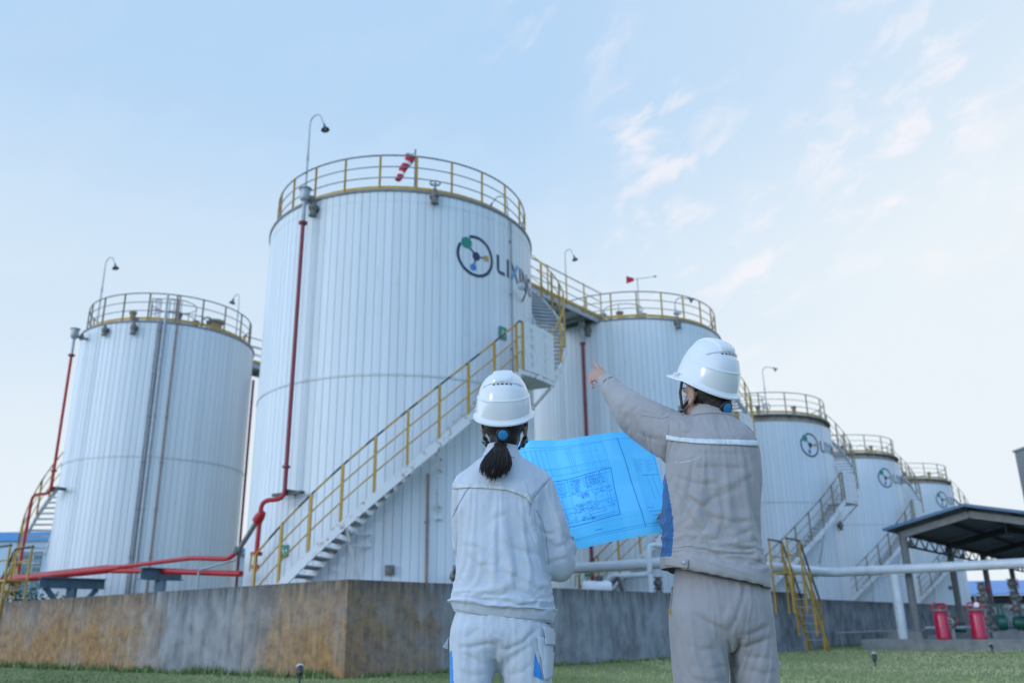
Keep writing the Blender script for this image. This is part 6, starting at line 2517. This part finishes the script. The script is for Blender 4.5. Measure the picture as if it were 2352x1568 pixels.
def make_woman():
    Y = 3.05
    root = thing('person', (-0.045, 3.05, 0), 'woman in pale blue-white work clothes and white helmet, dark ponytail down her back', 'person', 'workers seen from behind')
    s = 0.94
    mb = MB()
    hc = (-0.033, 3.075, 1.490)
    yaw, tilt = R(-3), R(22)
    P, Mh = add_head(mb, hc, yaw, tilt, s)
    mb.capsule([(-0.042, 3.05, 1.30), (-0.040, 3.055, 1.38), (-0.035, 3.07, 1.46)], [0.055, 0.047, 0.046], 18)
    mb.loft([oval(-0.045, 3.05, z, w, d) for z, w, d in ((0.78, 0.13, 0.085), (0.95, 0.105, 0.075), (1.1, 0.105, 0.08), (1.24, 0.115, 0.078), (1.31, 0.09, 0.055))])
    shl, ell, wrl = (-0.165, 3.05, 1.27), (-0.178, 3.21, 1.12), (-0.02, 3.37, 1.21)
    shr, elr, wrr = (0.085, 3.05, 1.265), (0.150, 3.085, 1.035), (0.200, 3.36, 1.085)
    for a, b, c in ((shl, ell, wrl), (shr, elr, wrr)):
        mb.capsule([a, b, c], [0.038, 0.032, 0.023], 14)
    fl = (Vector(wrl) - Vector(ell)).normalized()
    fr = (Vector(wrr) - Vector(elr)).normalized()
    add_hand(mb, Vector(wrl) + fl * 0.012, fl, (0.6, 0.2, -0.2), 0.75, 0.92)
    add_hand(mb, Vector(wrr) + fr * 0.012, fr, (-0.6, 0.2, 0.2), 0.75, 0.92)
    for (x0, x1, y) in ((-0.14, -0.135, 3.05), (0.02, 0.03, 3.06)):
        g = ground_z(x1, y)
        mb.capsule([(x0, y, 0.80), (x0, y, 0.44), (x1, y, g + 0.10)], [0.07, 0.048, 0.034], 14)
        mb.capsule([(x1, y - 0.02, g + 0.055), (x1, y + 0.12, g + 0.033)], [0.03, 0.026], 12)
    body = link('body', remesh(mb, 'body', 0.0048, 2, [M['skin']]), root)
    face_bits(body, P, Mh, s)
    # hair: cap below the helmet and a ponytail of loose strands
    mb = MB()
    mb.ellipsoid(P(0, -0.016, 0.030), (0.0755, 0.090, 0.085), Mh, 24, 16)
    mb.ellipsoid(P(0, -0.058, -0.030), (0.052, 0.044, 0.055), Mh, 20, 12)
    mb.capsule([(-0.046, 3.01, 1.420), (-0.048, 2.985, 1.408)], [0.019, 0.016], 12)
    hme = remesh(mb, 'hair', 0.006, 1, [M['hair']])
    hair = link('hair', hme, root)
    rr_ = random.Random(5)
    mb = MB()
    # core
    core = []
    for z, cx, w, y in ((1.410, -0.046, 0.012, 2.985), (1.402, -0.049, 0.018, 2.970), (1.385, -0.053, 0.022, 2.948), (1.355, -0.058, 0.028, 2.930), (1.33, -0.064, 0.026, 2.920), (1.305, -0.069, 0.015, 2.915), (1.29, -0.072, 0.004, 2.914)):
        core.append(oval(cx, y, z, w, 0.016, 16, 2.0))
    mb.loft(core)
    for i in range(420):
        t0 = rr_.uniform(-1, 1)
        l = rr_.uniform(0.75, 1.0) * (1 - 0.16 * abs(t0))
        b = rr_.uniform(-1, 1)
        f1, f2 = rr_.gauss(0, 0.004), rr_.gauss(0, 0.004)
        pts = []
        for k in range(9):
            u = k / 8 * l
            z = 1.412 - 0.146 * u
            spread = 0.012 + 0.040 * math.sin(min(1.0, u * 1.2) * pi * 0.60) - 0.014 * max(0, u - 0.65) / 0.35
            cx = -0.046 - 0.030 * u ** 1.3
            y = 2.986 - 0.072 * math.sin(min(1, u * 1.5) * pi / 2) + 0.006 * u
            w1 = 0.0045 * u * math.sin(9 * u + i * 1.7) + f1 * u * u
            pts.append((cx + t0 * spread + w1, y - 0.017 * (1 - t0 * t0) ** 0.5 * (0.5 + 0.6 * b) + 0.003 * math.cos(7 * u + i * 2.3), z + f2 * u))
        mb.tube(pts, [0.0020] * 6 + [0.0016, 0.0012, 0.0005], 4, caps=False)
    mb.build('ponytail', M['hair'], hair, sharp=80)
    mb = MB()
    mb.tube([(-0.046 + 0.018 * math.cos(2 * pi * j / 16), 2.990 + 0.016 * math.sin(2 * pi * j / 16), 1.410) for j in range(16)], 0.006, 8, closed=True)
    mb.build('hair_tie', M['strap'], hair)

    # ---------------- jacket
    mb = MB()
    rings = []
    for z, l, r_, hd, tl, cy in ((0.826, -0.206, 0.120, 0.116, -0.13, 3.045), (0.842, -0.214, 0.130, 0.123, -0.13, 3.045), (0.88, -0.226, 0.137, 0.134, -0.11, 3.045), (0.96, -0.209, 0.120, 0.132, -0.03, 3.045), (1.03, -0.199, 0.106, 0.128, 0, 3.045),
                                 (1.085, -0.193, 0.098, 0.122, 0, 3.045), (1.16, -0.198, 0.105, 0.118, 0, 3.045), (1.24, -0.206, 0.120, 0.114, 0, 3.045), (1.29, -0.202, 0.122, 0.104, 0, 3.047),
                                 (1.325, -0.182, 0.098, 0.090, 0, 3.05), (1.352, -0.150, 0.062, 0.072, 0, 3.05), (1.378, -0.112, 0.028, 0.058, 0, 3.052)):
        rings.append(oval((l + r_) / 2, cy, z, (r_ - l) / 2, hd, 48, 2.4, tl))
    mb.loft(rings)
    mb.capsule([(-0.160, 3.05, 1.275), (-0.172, 3.11, 1.205), ell], [0.066, 0.062, 0.056], 18)
    mb.tube([ell, (-0.10, 3.29, 1.165), wrl], [0.056, 0.050, 0.036], 18)
    mb.capsule([(0.075, 3.05, 1.275), (0.112, 3.06, 1.18), (0.142, 3.08, 1.07), (0.150, 3.09, 1.035)], [0.070, 0.068, 0.064, 0.060], 20)
    mb.tube([(0.150, 3.085, 1.035), (0.170, 3.2, 1.06), wrr], [0.060, 0.052, 0.037], 18)
    jm = remesh(mb, 'jacket', 0.0095, 3, [M['wcloth'], M['lining']])
    jm = drape(jm, 20, 0.07, 0.014, lambda f: f.normal.z < -0.7 and f.calc_center_median().z < 0.87 and abs(f.calc_center_median().y - 3.05) < 0.13,
               [lambda c: c.z > 1.362 and c.x < 0.04, lambda c: c.z + 0.13 * (c.x + 0.045) < 0.862 and abs(c.y - 3.045) < 0.16, lambda c: (c - Vector(wrl)).length < 0.06, lambda c: (c - Vector(wrr)).length < 0.06])
    folds = [([(-0.186, 1.076), (-0.155, 1.025), (-0.096, 0.969), (-0.041, 0.871)], Y, 0.017, 0.018),
             ([(-0.126, 0.999), (-0.096, 1.006), (-0.060, 1.000)], Y, 0.012, 0.010),
             ([(-0.066, 0.989), (-0.014, 0.968), (0.060, 0.931), (0.126, 0.898)], Y, 0.015, 0.013),
             ([(0.055, 1.11), (0.088, 1.032), (0.104, 0.995)], Y, 0.020, 0.010),
             ([(-0.065, 1.097), (-0.013, 1.059), (0.084, 1.032)], Y, 0.014, 0.017),
             ([(-0.087, 1.153), (-0.034, 1.175), (0.033, 1.103)], Y, 0.011, 0.014),
             ([(-0.182, 1.073), (-0.125, 1.061), (-0.066, 1.009)], Y, 0.014, 0.015),
             ([(0.06, 0.868), (0.077, 0.888), (0.111, 0.895)], Y, 0.008, 0.010),
             ([(0.012, 1.215), (0.022, 1.170), (0.055, 1.126)], Y, 0.014, 0.012),
             ([(0.053, 1.338), (0.091, 1.299)], Y, 0.008, 0.010),
             ([(-0.156, 1.275), (-0.186, 1.219), (-0.213, 1.174)], Y, 0.010, 0.008),
             ([(0.052, 1.205), (0.070, 1.235), (0.124, 1.292)], Y, 0.012, 0.008),
             ([(-0.009, 1.300), (0.014, 1.331)], Y, 0.006, 0.010),
             ([(0.070, 1.15), (0.088, 1.12), (0.110, 1.108), (0.140, 1.103)], Y, 0.014, 0.010),
             ([(0.105, 1.089), (0.139, 1.059), (0.177, 1.069)], Y, 0.012, 0.012),
             ([(0.135, 1.182), (0.148, 1.125), (0.177, 1.084)], Y, 0.012, 0.014),
             ([(0.107, 1.004), (0.145, 1.018), (0.187, 1.025)], Y, 0.011, 0.011),
             ([(-0.20, 0.90), (-0.10, 0.885), (0.0, 0.87), (0.10, 0.85)], Y, 0.005, 0.014),
             ([(-0.15, 0.93), (-0.165, 0.885), (-0.17, 0.855)], Y, 0.007, 0.010)]
    fold_cloth(jm, folds, 4, 0.0010, nscale=11)
    for p in jm.polygons:
        c = p.center
        if p.normal.z < -0.8 and c.z < 0.83 and abs(c.y - 3.05) < 0.2 and c.x < 0.13:
            p.material_index = 1
    jb = bvh_of(jm)
    jacket = link('jacket', jm, root)
    mb = MB()
    up_ = [(-0.216, 1.283), (-0.152, 1.283), (-0.09, 1.279), (-0.029, 1.273), (0.012, 1.260), (0.050, 1.243), (0.064, 1.216)]
    lo_ = [(-0.214, 1.266), (-0.152, 1.268), (-0.09, 1.264), (-0.029, 1.258), (0.010, 1.245), (0.044, 1.228), (0.055, 1.207)]
    for i in range(6):
        patch(jb, lo_[i], lo_[i + 1], up_[i + 1], up_[i], Y, 10, 3, 0.003, mb)
    o = mb.build('reflective_band', M['reflectw'], jacket)
    thicken(o, 0.0018)
    mb = MB()
    for ln in ([(0.128, 1.300), (0.100, 1.27), (0.072, 1.235), (0.055, 1.20), (0.050, 1.165)], [(-0.150, 1.285), (-0.175, 1.25), (-0.20, 1.205), (-0.218, 1.165)],
               [(-0.216, 0.864), (-0.126, 0.843), (0.021, 0.829), (0.126, 0.820)], [(0.075, 1.19), (0.095, 1.15), (0.108, 1.10), (0.112, 1.05), (0.115, 1.0)]):
        Q = []
        for (a, b), (c, d) in zip(ln[:-1], ln[1:]):
            for k_ in range(14):
                pp = lay(jb, a + (c - a) * k_ / 14, b + (d - b) * k_ / 14, Y, 0.0007)
                if pp:
                    Q.append(pp)
        if len(Q) > 2:
            mb = MB()
            mb.tube(Q, 0.0010, 5)
            mb.build('seam', M['strapgrey'], jacket)
    mb = MB()
    cx, cy = -0.040, 3.053
    mb.loft([oval(cx, cy, 1.366, 0.072, 0.074, 40, 2.1, -0.12), oval(cx, cy, 1.369, 0.0755, 0.078, 40, 2.1, -0.12), oval(cx, cy + 0.003, 1.395, 0.062, 0.066, 40, 2.1, -0.08), oval(cx, cy + 0.005, 1.420, 0.053, 0.058, 40, 2.1, -0.05),
             oval(cx, cy + 0.005, 1.422, 0.050, 0.055, 40, 2.1, -0.05), oval(cx, cy, 1.39, 0.050, 0.054, 40, 2.1, -0.05), oval(cx, cy, 1.36, 0.060, 0.062, 40, 2.1)], caps=False)
    mb.build('collar', M['wcloth'], jacket, sharp=60)

    # ---------------- trousers
    mb = MB()
    mb.loft([oval(-0.05, 3.05, 0.91, 0.135, 0.10, 44), oval(-0.05, 3.045, 0.86, 0.150, 0.112, 44), oval(-0.052, 3.038, 0.80, 0.172, 0.126, 44), oval(-0.054, 3.04, 0.765, 0.174, 0.124, 44), oval(-0.055, 3.05, 0.725, 0.168, 0.105, 44)])
    g = ground_z(-0.05, 3.05)
    mb.loft([oval(-0.142, 3.035, 0.80, 0.084, 0.105, 32), oval(-0.146, 3.035, 0.73, 0.080, 0.104, 32), oval(-0.148, 3.04, 0.66, 0.0705, 0.098, 32), oval(-0.146, 3.045, 0.55, 0.068, 0.092, 32),
             oval(-0.137, 3.05, 0.40, 0.070, 0.085, 32), oval(-0.135, 3.045, 0.20, 0.064, 0.078, 32), oval(-0.135, 3.04, 0.09 + g, 0.060, 0.075, 32), oval(-0.135, 3.04, 0.03 + g, 0.060, 0.078, 32)])
    mb.loft([oval(0.034, 3.04, 0.80, 0.086, 0.106, 32), oval(0.029, 3.04, 0.73, 0.092, 0.106, 32), oval(0.030, 3.045, 0.66, 0.083, 0.100, 32), oval(0.030, 3.05, 0.55, 0.078, 0.094, 32),
             oval(0.028, 3.055, 0.40, 0.076, 0.087, 32), oval(0.03, 3.05, 0.20, 0.066, 0.078, 32), oval(0.03, 3.045, 0.09 + g, 0.061, 0.075, 32), oval(0.03, 3.045, 0.03 + g, 0.061, 0.078, 32)])
    tm = remesh(mb, 'trousers', 0.0095, 3, [M['wcloth'], M['brightins']])
    tm = drape(tm, 20, 0.045, 0.012, None, [lambda c: c.z > 0.89, lambda c: c.z < 0.05])
    fold_cloth(tm, [([(-0.200, 0.742), (-0.155, 0.738), (-0.100, 0.750), (-0.064, 0.746)], Y, 0.018, 0.012),
                    ([(-0.188, 0.728), (-0.144, 0.704), (-0.108, 0.679)], Y, 0.012, 0.013),
                    ([(-0.066, 0.742), (-0.036, 0.730), (0.019, 0.750), (0.075, 0.801)], Y, 0.018, 0.013),
                    ([(-0.050, 0.664), (-0.014, 0.705), (0.060, 0.752)], Y, 0.013, 0.016),
                    ([(-0.173, 0.766), (-0.126, 0.800)], Y, 0.010, 0.014),
                    ([(-0.089, 0.821), (-0.089, 0.786), (-0.068, 0.748)], Y, 0.006, 0.008),
                    ([(-0.068, 0.742), (-0.070, 0.70), (-0.069, 0.60)], Y, 0.012, 0.009),
                    ([(-0.20, 0.67), (-0.15, 0.65), (-0.10, 0.655)], Y, 0.009, 0.014),
                    ([(-0.03, 0.65), (0.02, 0.66), (0.06, 0.69)], Y, 0.009, 0.014)], 6, 0.001, nscale=11)
    for p in tm.polygons:
        c = p.center
        k_ = 3.05 / c.y
        x, z = c.x * k_, 0.8 + (c.z - 0.8) * k_
        if x < -0.2145 + 0.006 * (0.727 - z) / 0.1 and z < 0.727:
            p.material_index = 1
    tb = bvh_of(tm)
    tr = link('trousers', tm, root)
    # right thigh: blue gusset, cargo pocket and flap
    mb = patch(tb, (0.054, 0.648), (0.086, 0.634), (0.074, 0.680), (0.060, 0.720), Y, 8, 12, 0.002)
    mb.build('blue_gusset', M['brightins'], tr)
    mb = patch(tb, (0.088, 0.634), (0.110, 0.645), (0.121, 0.760), (0.066, 0.772), Y, 12, 20, 0.006)
    o = mb.build('cargo_pocket', M['wcloth'], tr)
    thicken(o, 0.003)
    mb = patch(tb, (0.092, 0.744), (0.118, 0.742), (0.121, 0.790), (0.082, 0.798), Y, 10, 10, 0.012)
    o = mb.build('pocket_flap', M['wcloth'], tr)
    thicken(o, 0.003)
    mb = MB()      # flap standing off at the left hip
    mb.add([(-0.226, 3.03, 0.772), (-0.226, 3.10, 0.772), (-0.245, 3.10, 0.742), (-0.245, 3.02, 0.742), (-0.229, 3.03, 0.735), (-0.229, 3.10, 0.735)],
           [(0, 1, 2, 3), (3, 2, 5, 4), (0, 3, 4), (1, 5, 2), (0, 4, 5, 1)])
    mb.build('pocket_flap', M['wcloth'], tr, smooth=False)
    shoes(root, [(-0.135, 3.03, 0.08), (0.03, 3.035, -0.08)])
    make_helmet(root, Vector((-0.033, 3.06, 1.543)), R(-2), R(23))
    set_parent_keep(root)


make_man()
make_woman()


# ------------------------------------------------------------------ the drawing they hold
def make_plan():
    c00, c10, c11, c01 = Vector((0.055, 3.44, 1.060)), Vector((0.640, 3.46, 1.155)), Vector((0.560, 3.47, 1.562)), Vector((-0.035, 3.45, 1.512))

    def S(u, v, dy=0.0):
        p = c00 * (1 - u) * (1 - v) + c10 * u * (1 - v) + c11 * u * v + c01 * (1 - u) * v
        tri = lambda t, n: abs(((t * n) % 2) - 1)
        y = 0.022 * tri(u, 6.0) + 0.015 * tri(v + 0.02 * u, 4.0) + 0.012 * math.sin(u * 5.0 + v * 2.2) + 0.006 * math.sin(u * 17 + v * 6) * v
        z = 0.006 * math.sin(u * 9.0 + 1.0) * v - 0.004 * math.sin(u * 7) * (1 - v)
        return p + Vector((0, y + dy, z))
    root = tag(None or bpy.data.objects.new('site_plan', None), 'large bright blue site drawing sheet held up between the two workers', 'drawing')
    COL.objects.link(root)
    root.location = (0.3, 3.45, 1.06)
    mb = MB()
    n, m = 72, 48
    mb.add([S(i / n, j / m) for j in range(m + 1) for i in range(n + 1)],
           [(j * (n + 1) + i, j * (n + 1) + i + 1, (j + 1) * (n + 1) + i + 1, (j + 1) * (n + 1) + i) for j in range(m) for i in range(n)])
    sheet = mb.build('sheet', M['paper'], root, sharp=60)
    W_, H_ = 0.60, 0.45
    ink, ink2 = MB(), MB()

    def ln(mb_, pts, w=0.0012):
        for (u0, v0), (u1, v1) in zip(pts[:-1], pts[1:]):
            L_ = math.hypot((u1 - u0) * W_, (v1 - v0) * H_)
            k = max(1, int(L_ / 0.012))
            if L_ < 1e-5:
                continue
            nx, ny = -(v1 - v0) * H_ / L_ * w / 2, (u1 - u0) * W_ / L_ * w / 2
            vs = []
            for i in range(k + 1):
                u, v = u0 + (u1 - u0) * i / k, v0 + (v1 - v0) * i / k
                vs += [S(u + nx / W_, v + ny / H_, -0.0012), S(u - nx / W_, v - ny / H_, -0.0012)]
            mb_.add(vs, [(2 * i, 2 * i + 1, 2 * i + 3, 2 * i + 2) for i in range(k)])

    def rect(mb_, u0, v0, u1, v1, w=0.0012):
        ln(mb_, [(u0, v0), (u1, v0), (u1, v1), (u0, v1), (u0, v0)], w)

    def scribble(mb_, u, v, n_, du=0.008, w=0.0011):
        """a row of tiny unreadable note marks"""
        for i in range(n_):
            a = u + i * du
            ln(mb_, [(a, v), (a + du * 0.5, v + r2.uniform(-0.004, 0.004)), (a + du * 0.55, v + 0.008)], w)
    r2 = random.Random(11)
    # double border
    rect(ink2, 0.03, 0.075, 0.985, 0.93, 0.0012)
    ln(ink, [(0.10, 0.085), (0.985, 0.10)], 0.0015)
    ln(ink, [(0.765, 0.94), (0.800, 0.07)], 0.0028)
    # upper left: columns of a profile table
    for u in (0.12, 0.155, 0.19, 0.225, 0.26, 0.40, 0.415, 0.43):
        ln(ink2 if u > 0.2 else ink, [(u, 0.91), (u + 0.012, 0.66)], 0.0011)
    for v in (0.90, 0.72, 0.66):
        ln(ink2, [(0.10, v), (0.66, v + 0.02)], 0.0010)
    for u in (0.56, 0.60, 0.66):
        ln(ink2, [(u, 0.90), (u + 0.01, 0.66)], 0.0009)
    for i in range(11):
        scribble(ink, 0.44 + 0.017 * i, 0.845, 1, 0.006)
    for i in range(5):
        scribble(ink, 0.47 + 0.020 * i, 0.715, 1, 0.006)
    scribble(ink, 0.60, 0.665, 6)
    # the plant layout block
    B0, B1, B2, B3 = (0.20, 0.20), (0.655, 0.225), (0.672, 0.665), (0.18, 0.615)
    ln(ink, [B0, (0.45, 0.205), B1, B2, (0.40, 0.625), B3, B0], 0.0026)

    def bl(a, b):
        x = B0[0] * (1 - a) * (1 - b) + B1[0] * a * (1 - b) + B2[0] * a * b + B3[0] * (1 - a) * b
        y = B0[1] * (1 - a) * (1 - b) + B1[1] * a * (1 - b) + B2[1] * a * b + B3[1] * (1 - a) * b
        return x, y

    def brect(mb_, a0, b0, a1, b1, w=0.0012):
        ln(mb_, [bl(a0, b0), bl(a1, b0), bl(a1, b1), bl(a0, b1), bl(a0, b0)], w)
    for b in (0.06, 0.36, 0.63, 0.92):
        ln(ink2, [bl(0.02, b), bl(0.98, b + 0.01)], 0.0012)
    for a in (0.24, 0.37, 0.62, 0.92):
        ln(ink2, [bl(a, 0.03), bl(a, 0.97)], 0.0012)
    for i in range(5):
        for j in range(2):
            brect(ink2, 0.03 + 0.062 * i, 0.70 + 0.12 * j, 0.075 + 0.062 * i, 0.79 + 0.12 * j, 0.0012)
    for i in range(6):
        for j in range(2):
            x0 = 0.58 + 0.055 * i
            brect(ink if (i + j) % 3 else ink2, x0, 0.74 + 0.10 * j, x0 + 0.035, 0.81 + 0.10 * j, 0.0012)
    # dense areas: short strokes
    for (a0, b0, a1, b1, n_) in ((0.38, 0.64, 0.52, 0.92, 110), (0.50, 0.50, 0.60, 0.62, 60), (0.38, 0.22, 0.66, 0.42, 150), (0.60, 0.68, 0.86, 0.95, 110), (0.44, 0.03, 0.60, 0.12, 60),
                                 (0.05, 0.04, 0.36, 0.30, 60), (0.02, 0.62, 0.35, 0.70, 40), (0.66, 0.18, 0.96, 0.33, 50), (0.66, 0.52, 0.95, 0.64, 40)):
        for i in range(n_):
            a, b = r2.uniform(a0, a1), r2.uniform(b0, b1)
            if r2.random() < 0.5:
                ln(ink if r2.random() < 0.6 else ink2, [bl(a, b), bl(a + r2.uniform(0.01, 0.045), b)], 0.0012)
            else:
                ln(ink if r2.random() < 0.6 else ink2, [bl(a, b), bl(a, b + r2.uniform(0.01, 0.05))], 0.0012)
    brect(ink2, 0.06, 0.37, 0.24, 0.55, 0.0014)
    brect(ink2, 0.70, 0.34, 0.88, 0.56, 0.0012)
    brect(ink, 0.56, 0.14, 0.80, 0.21, 0.0014)
    brect(ink, 0.58, 0.03, 0.90, 0.07, 0.0014)
    for (a, b, n_) in ((0.12, 0.47, 5), (0.78, 0.46, 3), (0.46, 0.60, 5), (0.46, 0.57, 5), (0.12, 0.12, 4), (0.50, 0.17, 4)):
        u, v = bl(a, b)
        scribble(ink, u, v, n_)
    # filled pond
    vs = [S(*bl(a, b), -0.0013) for a, b in ((0.03, 0.53), (0.10, 0.53), (0.17, 0.555), (0.18, 0.60), (0.03, 0.60))]
    ink.add(vs, [(0, 1, 2, 3, 4)])
    # dotted line under the block, notes at the right
    for i in range(46):
        u = 0.24 + 0.0115 * i
        ln(ink2, [(u, 0.165 + 0.0006 * i), (u + 0.004, 0.165 + 0.0006 * i)], 0.0014)
    scribble(ink, 0.47, 0.125, 7, 0.007, 0.002)
    for i, n_ in enumerate((7, 11, 9)):
        scribble(ink, 0.835 + 0.012 * i, 0.24 - 0.036 * i, n_, 0.0075, 0.0014)
    for i in range(7):
        scribble(ink2, 0.83, 0.70 - 0.018 * i, r2.randint(5, 8), 0.008)
        scribble(ink2, 0.91, 0.70 - 0.018 * i, r2.randint(4, 7), 0.008)
    ln(ink, [(0.865, 0.555), (0.985, 0.565)], 0.0022)
    for u in (0.90, 0.94):
        ln(ink2, [(u, 0.555), (u + 0.012, 0.32)], 0.0014)
    ink.build('drawing_lines', M['ink'], sheet, smooth=False)
    ink2.build('pale_drawing_lines', M['ink2'], sheet, smooth=False)
    sheet.matrix_parent_inverse = Matrix.Translation(-root.location)


make_plan()
